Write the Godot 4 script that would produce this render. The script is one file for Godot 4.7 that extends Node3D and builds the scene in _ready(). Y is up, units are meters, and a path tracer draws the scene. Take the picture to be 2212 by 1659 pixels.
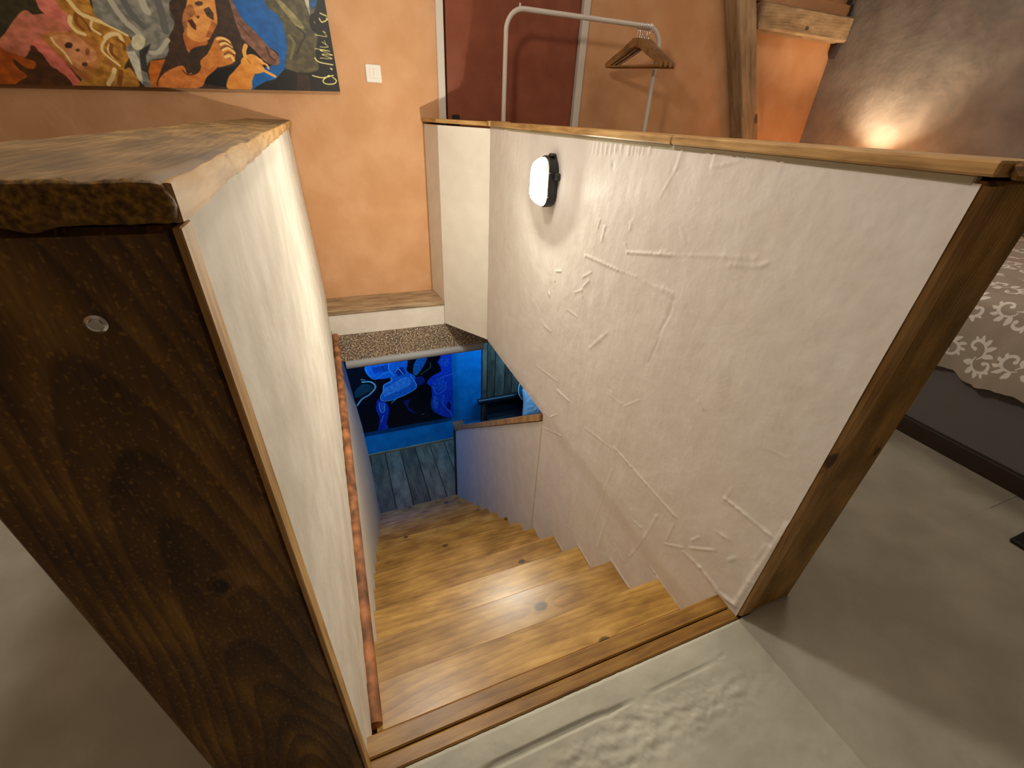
extends Node3D
# A stairwell seen from its head: camera stands 1 m above the upper floor, y up, -z runs down the stairs.

const PLASTER_MARKS = [[-896,78,-583,78,5,25],[-1078,25,-893,68,8,10],[-1415,-223,-1241,-138,5,25],[-881,-12,-925,-335,5,10],[-644,17,-664,-103,5,16],[-664,-103,-706,-256,5,16],[-581,55,-586,-22,5,15],[-588,-42,-530,13,5,18],[-513,63,-497,96,4,20],[-509,37,-445,108,5,22],[-475,260,-348,273,6,25],[-356,189,-350,244,5,14],[-853,-177,-871,-414,12,12],[-790,-290,-723,-305,5,14],[-748,-66,-730,-86,6,18],[-727,-95,-691,-88,6,22],[-524,3,-463,15,8,20],[-463,15,-402,12,9,26],[-399,5,-348,25,10,40],[-347,27,-343,141,9,35],[-343,141,-338,249,8,28],[-338,249,-334,327,7,22],[-1116,-555,-1062,-530,4,12],[-1349,-113,-1298,-63,5,18],[-1418,-130,-1361,-125,5,20],[-994,-549,-891,-554,7,28],[-783,-375,-670,-377,8,30],[-611,-185,-575,-188,7,26],[-574,-190,-470,-192,7,26],[-1196,-715,-1112,-724,7,26],[-1411,-888,-1326,-900,6,24],[-434,446,-392,456,5,8],[-469,302,-478,244,5,8],[-461,159,-430,170,7,16],[-405,120,-396,141,7,20],[-1037,712,-1019,694,5,20],[-1019,694,-847,732,6,25],[-881,731,-863,735,10,18],[-847,732,-683,774,6,8],[-683,772,-613,788,10,12],[-664,761,-594,778,10,14],[-594,779,-583,787,8,14],[-1240,626,-1051,634,7,22],[-1051,634,-959,642,6,10],[-1442,512,-1434,478,5,20],[-1436,514,-1392,527,5,16],[-924,641,-844,642,9,10],[-846,648,-798,644,10,16],[-798,644,-801,592,10,-14],[-801,592,-820,531,6,-12],[-812,531,-831,437,5,-10],[-1130,337,-1046,433,10,14],[-1241,551,-1191,584,6,14],[-1226,525,-1199,552,6,16],[-1239,512,-1224,486,8,14],[-1278,485,-1230,511,6,12],[-1317,406,-1239,407,5,12],[-1477,417,-1469,407,6,24],[-1495,265,-1428,266,5,14],[-1526,47,-1323,86,6,12],[-1319,45,-1220,56,8,22],[-979,239,-907,246,4,8],[-893,246,-832,311,4,10],[-836,800,-807,770,6,8],[-1149,738,-1157,692,4,12],[-634,434,-613,425,6,12],[-1032,772,-1026,754,5,12],[-982,262,-974,260,8,-16],[-1275,950,-1275,921,6,18],[-1252,951,-1252,923,6,18],[-1230,952,-1229,925,6,18],[-1205,954,-1205,926,6,18],[-1182,955,-1181,928,6,18],[-1159,956,-1157,930,6,18],[-1131,958,-1129,932,6,18],[-1096,960,-1095,934,6,18],[-1079,961,-1076,936,6,18],[-1064,962,-1061,937,6,18],[-1051,962,-1049,938,6,18],[-1035,963,-1032,939,6,18],[-1007,965,-1004,941,6,18],[-889,956,-895,918,7,12],[-895,918,-930,851,6,8],[-785,961,-785,934,5,14],[-785,933,-716,950,6,14],[-1029,753,-1023,779,6,10],[-1162,905,-1160,898,9,-20],[-1183,751,-1190,726,5,12],[-1153,737,-1159,691,5,14],[-1680,609,-1617,612,5,14],[-1885,876,-1879,740,14,5],[-1618,965,-1665,945,6,12]]
const PAINTING_FIGURES = [
	[0,[74,48,20],[53,34,14],[708,194,1290,97,924,1158,223,1167]],
	[0,[60,56,48],[96,94,86],[1172,89,1942,-42,1797,832,870,883]],
	[0,[58,52,28],[41,37,20],[622,408,831,380,555,825,556,865,508,873,499,857,456,885,401,934,358,944]],
	[0,[205,120,96],[170,98,70],[456,885,499,857,519,870,556,865,584,880,611,919,564,926,525,933,532,963,551,1014,579,1109,530,1110,520,1052,500,1034,486,986,466,974,425,1009,379,990,354,971,401,934]],
	[0,[218,124,104],[190,100,84],[576,688,639,682,611,821,632,865,619,918,595,890,556,865,547,825]],
	[0,[188,92,18],[150,70,12],[345,972,379,990,425,1009,456,1028,405,1072,390,1099,334,1119,271,1121]],
	[0,[222,120,104],[196,96,80],[518,948,551,1014,579,1109,530,1110,520,1052,494,1001,470,966]],
	[0,[88,50,14],[63,36,10],[384,1020,394,1020,416,1043,451,1039,460,976,477,973,487,1017,500,1040,535,1068,527,1110,358,1113,364,1094,405,1072,390,1046]],
	[0,[196,140,52],[150,98,30],[635,661,760,649,721,813,733,872,807,916,799,972,749,1034,775,1033,768,1104,563,1109,595,1067,625,995,673,978,646,927,619,918,632,865,611,821]],
	[0,[190,128,62],[164,98,42],[516,931,619,918,658,924,695,977,622,1066,587,1078,560,1030,527,973]],
	[0,[214,148,96],[186,118,72],[536,943,577,930,626,930,651,952,672,980,659,1010,622,1022,596,1045,570,1019,554,983]],
	[0,[70,44,36],[50,31,25],[602,962,598,967,592,971,585,972,579,971,576,968,577,963,581,958,587,954,594,952,600,954,603,957]],
	[0,[96,58,34],[69,41,24],[620,977,618,979,614,981,611,982,607,982,606,980,606,977,608,975,611,973,615,972,618,972,620,974]],
	[0,[168,104,48],[120,74,34],[652,981,648,987,644,992,639,993,636,992,635,988,637,982,640,976,645,971,649,970,652,971,653,975]],
	[0,[104,52,26],[74,37,18],[626,1023,624,1027,619,1030,614,1031,610,1030,607,1028,608,1024,610,1020,615,1018,620,1017,624,1017,627,1020]],
	[15,[228,200,140],[228,200,140],[641,805,652,818,672,856,711,873,762,893,804,916]],
	[12,[228,200,140],[228,200,140],[635,870,625,893,636,915,658,924]],
	[9,[228,200,140],[228,200,140],[701,879,691,902,712,921]],
	[14,[228,200,140],[228,200,140],[724,933,751,919,778,920,778,946]],
	[8,[228,200,140],[228,200,140],[725,936,700,963,702,987,737,1024]],
	[6,[228,200,140],[228,200,140],[729,954,717,976,725,997]],
	[14,[228,200,140],[228,200,140],[714,1038,698,1064,670,1092]],
	[7,[228,200,140],[228,200,140],[542,940,548,962,564,985,573,1024]],
	[12,[132,76,20],[132,76,20],[656,861,648,887,659,908]],
	[12,[132,76,20],[132,76,20],[737,954,726,981,740,1002]],
	[10,[132,76,20],[132,76,20],[766,937,782,952,776,968]],
	[16,[132,76,20],[132,76,20],[734,1046,710,1091]],
	[8,[132,76,20],[132,76,20],[667,866,680,890,683,910]],
	[0,[140,138,126],[104,102,92],[835,475,1201,431,1001,794,990,872,952,922,925,984,856,1003,829,1043,825,1103,797,1089,782,973,815,939,807,916,733,872,729,813]],
	[20,[172,168,150],[172,168,150],[792,784,795,823,814,869]],
	[26,[172,168,150],[172,168,150],[905,776,901,816,907,836]],
	[16,[172,168,150],[172,168,150],[869,975,900,971,947,928]],
	[20,[172,168,150],[172,168,150],[821,882,841,901,856,927]],
	[22,[92,94,90],[92,94,90],[833,781,846,845,874,887]],
	[26,[92,94,90],[92,94,90],[958,782,956,848,950,896]],
	[0,[214,204,172],[186,178,148],[860,940,851,954,838,964,825,968,814,965,809,956,811,942,819,929,832,918,845,914,856,917,861,927]],
	[0,[206,200,178],[176,172,154],[781,976,811,972,815,1004,797,1089,786,1072]],
	[0,[52,52,46],[37,37,33],[828,971,882,942,845,987,830,1048,811,1038]],
	[0,[200,106,22],[164,84,14],[856,1003,955,991,929,1107,825,1103,835,1043]],
	[0,[66,42,24],[44,28,16],[994,811,1027,777,1159,653,1235,724,1231,779,1232,818,1228,852,1241,897,1253,927,1222,964,1197,1002,1116,1023,1086,1033,1026,1075,1128,1095,1005,1098,902,1042,883,1079,849,1086,934,970,977,911,995,860]],
	[0,[206,124,52],[180,98,36],[879,1055,968,1016,984,1046,1049,1007,1105,1017,1052,1056,1005,1098,861,1104]],
	[0,[196,112,46],[166,88,32],[1019,897,1096,922,1075,946,1038,951,1016,970,1007,949]],
	[0,[226,158,82],[206,134,62],[1098,745,1167,740,1165,816,1153,865,1130,877,1112,913,1068,929,1031,917,1021,883,1030,847,1054,812]],
	[0,[186,116,56],[133,83,40],[1054,812,1078,805,1078,833,1043,862,1024,908,1021,883,1030,847]],
	[0,[196,112,48],[141,80,34],[1137,854,1153,865,1112,913,1096,910]],
	[0,[84,54,30],[60,38,21],[1121,797,1118,801,1112,804,1104,806,1097,805,1093,803,1092,799,1095,795,1102,792,1109,790,1116,791,1120,793]],
	[0,[84,60,32],[60,43,23],[1118,816,1140,807,1152,828,1144,851,1123,838]],
	[0,[30,22,14],[21,15,10],[1136,829,1134,831,1132,833,1129,833,1127,833,1126,832,1126,830,1127,828,1129,826,1132,825,1134,826,1136,827]],
	[0,[110,56,22],[79,40,15],[1093,843,1091,845,1089,847,1086,848,1084,848,1082,846,1083,843,1084,841,1087,839,1089,838,1092,839,1093,840]],
	[0,[96,30,24],[69,21,17],[1044,857,1062,851,1071,872,1065,889,1053,879]],
	[5,[160,96,40],[160,96,40],[1080,827,1080,841]],
	[0,[60,40,20],[40,28,14],[1012,973,1038,951,1097,940,1099,963,1059,986,1035,1029,1006,1048,993,1027]],
	[4,[66,42,20],[66,42,20],[965,1034,979,1049,1002,1048]],
	[0,[208,132,56],[186,106,38],[1110,939,1136,909,1165,907,1185,918,1192,950,1192,971,1174,1000,1111,1017,1048,1019,1049,995,1079,973]],
	[8,[236,192,120],[236,192,120],[1137,916,1161,912,1183,924]],
	[8,[236,192,120],[236,192,120],[1144,935,1165,929,1186,941]],
	[8,[236,192,120],[236,192,120],[1147,955,1173,947,1192,962]],
	[10,[236,192,120],[236,192,120],[1150,979,1174,975,1180,990]],
	[4,[96,60,26],[96,60,26],[1140,927,1168,922,1186,936]],
	[4,[96,60,26],[96,60,26],[1140,951,1169,938,1190,950]],
	[4,[96,60,26],[96,60,26],[1149,970,1169,961,1189,973]],
	[0,[0,96,176],[0,82,150],[1297,591,1419,579,1367,769,1409,818,1422,861,1418,931,1399,995,1373,1028,1337,1055,1273,1076,1260,1099,1217,1100,1253,1034,1336,1003,1362,999,1373,958,1335,929,1299,883,1258,839,1240,778]],
	[0,[142,98,78],[104,68,54],[1225,736,1237,778,1258,839,1299,883,1335,929,1371,964,1366,996,1336,1003,1305,985,1277,950,1238,909,1236,892,1229,849]],
	[5,[60,36,28],[60,36,28],[1329,935,1337,972,1355,984]],
	[5,[84,54,46],[84,54,46],[1237,854,1249,871,1271,899]],
	[0,[220,146,58],[204,124,46],[1138,1057,1168,1031,1212,995,1238,979,1263,999,1258,1031,1234,1064,1217,1100,1125,1099]],
	[0,[228,156,66],[214,138,54],[1207,1001,1219,979,1252,964,1275,968,1289,980,1296,1008,1298,1027,1252,1038,1224,1026]],
	[16,[230,164,78],[230,164,78],[1232,982,1232,958,1245,934]],
	[12,[232,164,80],[232,164,80],[1273,1012,1301,1027,1336,1045]],
	[9,[234,172,92],[234,172,92],[1279,980,1295,986,1298,998]],
	[9,[234,172,92],[234,172,92],[1289,992,1312,1001,1317,1015]],
	[3,[150,84,30],[150,84,30],[1285,996,1298,1011]],
	[4,[180,104,40],[180,104,40],[1237,982,1245,1000]],
	[0,[96,88,60],[66,60,42],[1419,579,1597,562,1552,757,1537,855,1561,881,1538,951,1536,1013,1453,1028,1390,1017,1418,931,1422,861,1409,818,1367,769]],
	[0,[156,146,98],[120,112,74],[1403,750,1449,781,1499,836,1507,860,1474,850,1437,802]],
	[0,[190,190,166],[136,136,119],[1529,736,1554,734,1544,813]],
	[9,[52,48,34],[52,48,34],[1479,858,1505,884,1480,916,1456,954]],
	[10,[112,104,74],[112,104,74],[1436,888,1451,917,1422,975]],
	[0,[24,21,11],[14,12,7],[1642,558,1701,552,1636,1112,1257,1109,1278,1072,1337,1055,1390,1017,1453,1028,1536,1013,1538,951,1561,881,1537,855,1544,813,1581,772]],
	[0,[0,92,156],[0,66,112],[1558,734,1601,731,1577,773,1552,789]],
	[0,[58,38,20],[41,27,14],[1438,1029,1489,1037,1482,1101,1421,1099]],
	[4,[236,226,148],[236,226,148],[1504,1037,1548,1045,1600,1034]],
	[4,[236,226,148],[236,226,148],[1581,1034,1549,1055,1558,1069,1597,1068,1610,1054,1595,1041]],
	[6,[236,226,148],[236,226,148],[1594,1006,1598,1010]],
	[4,[236,226,148],[236,226,148],[1530,967,1546,983,1607,992]],
	[3,[236,226,148],[236,226,148],[1553,967,1608,968,1564,953,1614,954,1559,938,1604,939,1538,932]],
	[3,[236,226,148],[236,226,148],[1562,925,1600,923,1574,905,1591,914,1586,899]],
	[3,[236,226,148],[236,226,148],[1550,880,1601,884,1588,866,1600,870]],
	[3,[236,226,148],[236,226,148],[1555,832,1560,837]],
	[4,[236,226,148],[236,226,148],[1582,818,1590,832,1607,827,1618,820,1613,816]],
	[4,[236,226,148],[236,226,148],[1589,800,1617,809]]]
const PAINTING_AGATE = [
	[0,[4,7,24],[2,3,12],[-285,-1228,1445,-1187,1457,1601,-793,1007]],
	[0,[30,130,220],[20,100,200],[260,224,370,11,614,-36,679,222,662,341,725,405,752,464,744,574,613,643,495,676,382,663,364,622,395,545,410,475,473,442,499,402,382,399,287,348,253,282]],
	[0,[18,90,190],[12,64,136],[320,250,479,242,493,313,333,321]],
	[0,[96,170,240],[60,130,220],[411,530,522,469,617,423,677,433,686,517,558,576,416,623,396,600]],
	[0,[14,60,160],[10,43,115],[530,319,629,292,651,375,574,397]],
	[0,[40,120,190],[24,90,160],[778,212,820,32,885,202,830,334,763,412,727,388,742,284]],
	[0,[14,50,140],[10,36,100],[843,499,834,525,813,542,785,544,759,532,740,508,735,480,744,454,765,438,793,435,819,447,838,470]],
	[0,[30,84,224],[20,60,190],[996,289,1031,224,1081,-58,1251,-36,1230,1093,1082,1050,932,944,888,834,910,730,909,595,865,531,925,458,1023,411,1018,346]],
	[0,[40,110,240],[28,79,172],[1064,586,1054,627,1029,654,996,659,964,642,942,606,935,562,946,522,971,496,1003,490,1035,507,1057,542]],
	[0,[60,130,240],[43,93,172],[980,813,974,857,960,887,943,896,927,880,917,845,915,800,921,757,935,727,952,719,968,733,978,768]],
	[0,[10,30,130],[7,21,93],[1121,892,1117,922,1107,943,1094,948,1081,937,1073,913,1070,882,1075,852,1085,832,1098,827,1110,837,1119,861]],
	[0,[46,110,230],[33,79,165],[1123,309,1116,335,1097,352,1073,355,1050,344,1033,322,1028,294,1035,269,1053,252,1077,249,1101,259,1117,281]],
	[0,[26,70,210],[16,46,170],[339,645,409,696,436,798,396,956,399,1079,289,1083,326,891,303,760]],
	[0,[50,120,240],[36,86,172],[342,683,409,696,380,815,336,805]],
	[0,[30,74,86],[20,50,60],[125,494,205,429,288,453,296,508,171,575,121,574]],
	[0,[12,40,130],[8,28,93],[592,714,671,702,639,802,735,922,650,873]],
	[18,[150,180,190],[150,180,190],[208,403,292,418,328,487,260,565,182,604,122,675]],
	[10,[140,170,180],[140,170,180],[199,371,233,382]],
	[9,[130,200,240],[130,200,240],[492,401,495,446,417,477,401,555,364,622,388,673,494,680,550,659,621,640,744,574,734,489,694,418]],
	[12,[50,150,225],[50,150,225],[258,240,275,328,339,392,432,338,506,333]],
	[10,[70,160,230],[70,160,230],[488,226,486,312,524,371]],
	[9,[130,200,240],[130,200,240],[542,339,582,311,621,379]],
	[6,[90,120,110],[90,120,110],[911,285,915,339,858,383,801,419]],
	[7,[70,120,110],[70,120,110],[742,284,734,389,763,412,830,334]],
	[8,[80,150,240],[80,150,240],[926,589,969,693,1062,652,1074,559]],
	[10,[70,140,240],[70,140,240],[1042,727,1029,843,1102,960,1134,1030]],
	[8,[20,60,60],[20,60,60],[902,728,895,865,965,962]],
	[8,[130,200,240],[130,200,240],[340,701,344,797,380,815,398,723]],
	[7,[130,200,240],[130,200,240],[336,942,368,861]],
	[7,[130,200,240],[130,200,240],[467,718,517,680]],
	[9,[140,150,180],[140,150,180],[783,937,808,932]],
	[8,[110,150,240],[110,150,240],[1011,501,1085,476,1150,469]],
	[8,[14,40,150],[14,40,150],[1102,699,1116,781]]]


const EYE := Vector3(0, 1, 0)
var rng := RandomNumberGenerator.new()
var names := {}
var M := {}

# ------------------------------------------------------------------ helpers
func numbered(called: String) -> String:
	if not names.has(called):
		names[called] = 0
		return called
	names[called] += 1
	return "%s_%03d" % [called, names[called]]

func tag(o: Node, label: String, category: String, group := "") -> Node:
	o.set_meta("label", label)
	o.set_meta("category", category)
	if group != "":
		o.set_meta("group", group)
	return o

func structure(o: Node, label := "", category := "") -> Node:
	o.set_meta("kind", "structure")
	if label != "":
		o.set_meta("label", label)
	if category != "":
		o.set_meta("category", category)
	return o

func thing(called: String, at := Vector3.ZERO, turn := 0.0) -> Node3D:
	var o := Node3D.new()
	o.name = numbered(called)
	add_child(o)
	o.position = at
	o.rotation.y = turn
	return o

func part(called: String, mesh: Mesh, mat: Material, parent: Node = null, at := Vector3.ZERO) -> MeshInstance3D:
	var o := MeshInstance3D.new()
	o.mesh = mesh
	o.material_override = mat
	o.position = at
	o.cast_shadow = GeometryInstance3D.SHADOW_CASTING_SETTING_ON
	if parent == null:
		o.name = numbered(called)
		add_child(o)
	else:
		o.name = called
		parent.add_child(o, true)
	return o

func begin() -> SurfaceTool:
	var st := SurfaceTool.new()
	st.begin(Mesh.PRIMITIVE_TRIANGLES)
	return st

func tri(st: SurfaceTool, a: Vector3, b: Vector3, c: Vector3, n: Vector3, ua := Vector2.ZERO, ub := Vector2.ZERO, uc := Vector2.ZERO) -> void:
	var g := (c - a).cross(b - a)
	if g.length_squared() < 1e-16:
		return
	g = g.normalized()
	if g.dot(n) < 0.0:
		g = -g
		var t := b
		b = c
		c = t
		var tu := ub
		ub = uc
		uc = tu
	st.set_normal(g); st.set_uv(ua); st.add_vertex(a)
	st.set_normal(g); st.set_uv(ub); st.add_vertex(b)
	st.set_normal(g); st.set_uv(uc); st.add_vertex(c)

func wood_uv(p: Vector3, n: Vector3, grain: int, off: Vector2, sc: float) -> Vector2:
	var m := n.abs()
	var k := 0
	if m.y >= m.x and m.y >= m.z: k = 1
	elif m.z >= m.x: k = 2
	var u := p[grain]
	var v := 0.0
	if k == grain:
		u = p[(grain + 1) % 3]
		v = p[(grain + 2) % 3]
	else:
		v = p[3 - k - grain] + p[k] * 0.35
	return Vector2(u, v) * sc + off

# a box with chamfered edges; grain is the axis along which u runs, in metres times sc
func add_box(st: SurfaceTool, c: Vector3, s: Vector3, b := 0.003, grain := 0, off := Vector2.ZERO, sc := 1.0) -> void:
	var h := s * 0.5
	b = minf(b, minf(h.x, minf(h.y, h.z)) * 0.9)
	var face := func(i: int, sg: float, u: float, v: float) -> Vector3:
		var p := Vector3.ZERO
		p[i] = sg * h[i]
		p[(i + 1) % 3] = u * (h[(i + 1) % 3] - b)
		p[(i + 2) % 3] = v * (h[(i + 2) % 3] - b)
		return c + p
	var emit := func(pts: Array, n: Vector3) -> void:
		var uv := []
		for p in pts: uv.append(wood_uv(p - c, n, grain, off, sc))
		tri(st, pts[0], pts[1], pts[2], n, uv[0], uv[1], uv[2])
		if pts.size() == 4:
			tri(st, pts[0], pts[2], pts[3], n, uv[0], uv[2], uv[3])
	for i in 3:
		for sg in [-1.0, 1.0]:
			var n := Vector3.ZERO
			n[i] = sg
			emit.call([face.call(i, sg, -1.0, -1.0), face.call(i, sg, 1.0, -1.0), face.call(i, sg, 1.0, 1.0), face.call(i, sg, -1.0, 1.0)], n)
	if b <= 0.0:
		return
	for i in 3:
		var j := (i + 1) % 3
		for si in [-1.0, 1.0]:
			for sj in [-1.0, 1.0]:
				var n := Vector3.ZERO
				n[i] = si * 1.01
				n[j] = sj
				emit.call([face.call(i, si, sj, -1.0), face.call(i, si, sj, 1.0), face.call(j, sj, 1.0, si), face.call(j, sj, -1.0, si)], n)
	for sx in [-1.0, 1.0]:
		for sy in [-1.0, 1.0]:
			for sz in [-1.0, 1.0]:
				emit.call([face.call(0, sx, sy, sz), face.call(1, sy, sz, sx), face.call(2, sz, sx, sy)], Vector3(sx, sy, sz))

func box(c: Vector3, s: Vector3, b := 0.003, grain := 0, off := Vector2.ZERO, sc := 1.0) -> ArrayMesh:
	var st := begin()
	add_box(st, c, s, b, grain, off, sc)
	return st.commit()

# corner to corner
func span(st: SurfaceTool, a: Vector3, b: Vector3, bev := 0.0) -> void:
	add_box(st, (a + b) * 0.5, (b - a).abs(), bev)

# a flat outline (plan or elevation) pushed along an axis: pts are Vector2 (axis+1, axis+2)
func add_prism(st: SurfaceTool, pts: PackedVector2Array, axis: int, from: float, to: float) -> void:
	var at := func(p: Vector2, d: float) -> Vector3:
		var q := Vector3.ZERO
		q[axis] = d
		q[(axis + 1) % 3] = p.x
		q[(axis + 2) % 3] = p.y
		return q
	var n := Vector3.ZERO
	n[axis] = signf(to - from)
	var idx := Geometry2D.triangulate_polygon(pts)
	for k in range(0, idx.size(), 3):
		for side in 2:
			var d := to if side == 0 else from
			var q := [pts[idx[k]], pts[idx[k + 1]], pts[idx[k + 2]]]
			tri(st, at.call(q[0], d), at.call(q[1], d), at.call(q[2], d), n if side == 0 else -n, q[0], q[1], q[2])
	var cw := Geometry2D.is_polygon_clockwise(pts)
	for k in pts.size():
		var p := pts[k]
		var q := pts[(k + 1) % pts.size()]
		var o2 := (q - p).orthogonal()
		if cw: o2 = -o2
		var o3: Vector3 = at.call(-o2, 0.0)
		var l := p.distance_to(q)
		var w := absf(to - from)
		tri(st, at.call(p, from), at.call(q, from), at.call(q, to), o3, Vector2(0, 0), Vector2(l, 0), Vector2(l, w))
		tri(st, at.call(p, from), at.call(q, to), at.call(p, to), o3, Vector2(0, 0), Vector2(l, w), Vector2(0, w))

# a tube along points
func add_tube(st: SurfaceTool, pts: PackedVector3Array, r: float, sides := 10, caps := true) -> void:
	var rings := []
	var last := Vector3.UP
	for i in pts.size():
		var d := (pts[mini(i + 1, pts.size() - 1)] - pts[maxi(i - 1, 0)]).normalized()
		if i == 0:
			last = Vector3.UP if absf(d.y) < 0.9 else Vector3.RIGHT
		var x := d.cross(last).normalized()
		var y := x.cross(d).normalized()
		last = y
		var ring := []
		for k in sides:
			var t := TAU * k / sides
			ring.append([pts[i] + (x * cos(t) + y * sin(t)) * r, x * cos(t) + y * sin(t)])
		rings.append(ring)
	var walk := 0.0
	for i in pts.size() - 1:
		var l := pts[i].distance_to(pts[i + 1])
		for k in sides:
			var a: Array = rings[i][k]
			var b: Array = rings[i][(k + 1) % sides]
			var c: Array = rings[i + 1][(k + 1) % sides]
			var e: Array = rings[i + 1][k]
			var v0 := float(k) / sides * TAU * r
			var v1 := float(k + 1) / sides * TAU * r
			for q in [[a, walk, v0], [b, walk, v1], [c, walk + l, v1], [a, walk, v0], [c, walk + l, v1], [e, walk + l, v0]]:
				st.set_normal(q[0][1]); st.set_uv(Vector2(q[1], q[2])); st.add_vertex(q[0][0])
		walk += l
	if caps:
		for e in [0, pts.size() - 1]:
			var n := (pts[e] - pts[1 if e == 0 else e - 1]).normalized()
			for k in range(1, sides - 1):
				tri(st, rings[e][0][0], rings[e][k][0], rings[e][k + 1][0], n)

func tube(pts: PackedVector3Array, r: float, sides := 10) -> ArrayMesh:
	var st := begin()
	add_tube(st, pts, r, sides)
	return st.commit()

# a turned shape: profile of (radius, height)
func add_lathe(st: SurfaceTool, c: Vector3, prof: PackedVector2Array, sides := 24, squash := Vector3.ONE) -> void:
	for i in prof.size() - 1:
		var d := prof[i + 1] - prof[i]
		var n2 := Vector2(d.y, -d.x).normalized()
		for k in sides:
			var q := []
			for e in [[i, k], [i, k + 1], [i + 1, k + 1], [i + 1, k]]:
				var t: float = TAU * e[1] / sides
				var p := prof[e[0]]
				q.append([c + Vector3(cos(t) * p.x, p.y, sin(t) * p.x) * squash, Vector3(cos(t) * n2.x, n2.y, sin(t) * n2.x)])
			for w in [q[0], q[1], q[2], q[0], q[2], q[3]]:
				st.set_normal(w[1]); st.set_uv(Vector2.ZERO); st.add_vertex(w[0])

# a sheet of nu x nv cells laid by a function of (i, j) -> point; cells whose test fails are left out
func sheet(nu: int, nv: int, at: Callable, keep = null, uvs := 1.0) -> ArrayMesh:
	var V := PackedVector3Array()
	var N := PackedVector3Array()
	var U := PackedVector2Array()
	var w := nu + 1
	V.resize(w * (nv + 1)); N.resize(V.size()); U.resize(V.size())
	for j in nv + 1:
		for i in w:
			V[j * w + i] = at.call(i, j)
	for j in nv + 1:
		for i in w:
			var dx := V[j * w + mini(i + 1, nu)] - V[j * w + maxi(i - 1, 0)]
			var dy := V[mini(j + 1, nv) * w + i] - V[maxi(j - 1, 0) * w + i]
			N[j * w + i] = dx.cross(dy).normalized()
			U[j * w + i] = Vector2(i, j) * uvs
	var I := PackedInt32Array()
	for j in nv:
		for i in nu:
			if keep != null and not keep.call(i, j):
				continue
			var a := j * w + i
			I.append_array([a, a + w + 1, a + 1, a, a + w, a + w + 1])
	var arr := []
	arr.resize(Mesh.ARRAY_MAX)
	arr[Mesh.ARRAY_VERTEX] = V
	arr[Mesh.ARRAY_NORMAL] = N
	arr[Mesh.ARRAY_TEX_UV] = U
	arr[Mesh.ARRAY_INDEX] = I
	var m := ArrayMesh.new()
	m.add_surface_from_arrays(Mesh.PRIMITIVE_TRIANGLES, arr)
	return m

# a rounded, weathered block: subdivided box pushed about by noise (6 sheets merged)
func rough_block(c: Vector3, s: Vector3, round: float, amp: float, cell: float, seed_: int, grain := 2) -> ArrayMesh:
	var nz := FastNoiseLite.new()
	nz.seed = seed_
	nz.frequency = 22.0
	nz.fractal_octaves = 4
	var h := s * 0.5
	var st := begin()
	for axis in 3:
		var a1 := (axis + 1) % 3
		var a2 := (axis + 2) % 3
		var n1 := clampi(int(s[a1] / cell), 3, 160)
		var n2 := clampi(int(s[a2] / cell), 3, 160)
		for sg in [-1.0, 1.0]:
			var grid := []
			for j in n2 + 1:
				var row := []
				for i in n1 + 1:
					var p := Vector3.ZERO
					p[axis] = sg * h[axis]
					p[a1] = h[a1] * (2.0 * i / n1 - 1.0)
					p[a2] = h[a2] * (2.0 * j / n2 - 1.0)
					var inner := Vector3(clampf(p.x, -h.x + round, h.x - round), clampf(p.y, -h.y + round, h.y - round), clampf(p.z, -h.z + round, h.z - round))
					var n := (p - inner).normalized()
					var q := inner + n * round
					q += n * nz.get_noise_3dv((q + c) * (Vector3(1, 1, 0.35) if grain == 2 else Vector3.ONE)) * amp
					row.append([c + q, q, n])
				grid.append(row)
			var fn := Vector3.ZERO
			fn[axis] = sg
			for j in n2:
				for i in n1:
					var q := [grid[j][i], grid[j][i + 1], grid[j + 1][i + 1], grid[j + 1][i]]
					for t in [[0, 1, 2], [0, 2, 3]]:
						var g: Vector3 = (q[t[2]][0] - q[t[0]][0]).cross(q[t[1]][0] - q[t[0]][0])
						var o: Array = t if g.dot(q[0][2]) >= 0.0 else [t[0], t[2], t[1]]
						for k in o:
							st.set_smooth_group(axis * 2 + int(sg > 0))
							st.set_uv(wood_uv(q[k][1], fn, grain, Vector2(0.5, 0.4), 1.0))
							st.add_vertex(q[k][0])
	st.generate_normals()
	return st.commit()

# ------------------------------------------------------------------ textures and materials
func noise(freq: float, oct := 4, seed_ := 1) -> FastNoiseLite:
	var n := FastNoiseLite.new()
	n.seed = seed_
	n.frequency = freq
	n.fractal_octaves = oct
	n.noise_type = FastNoiseLite.TYPE_SIMPLEX_SMOOTH
	return n

func hue(r: float, g: float, b: float) -> Color:
	return Color(r / 255.0, g / 255.0, b / 255.0)

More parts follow.
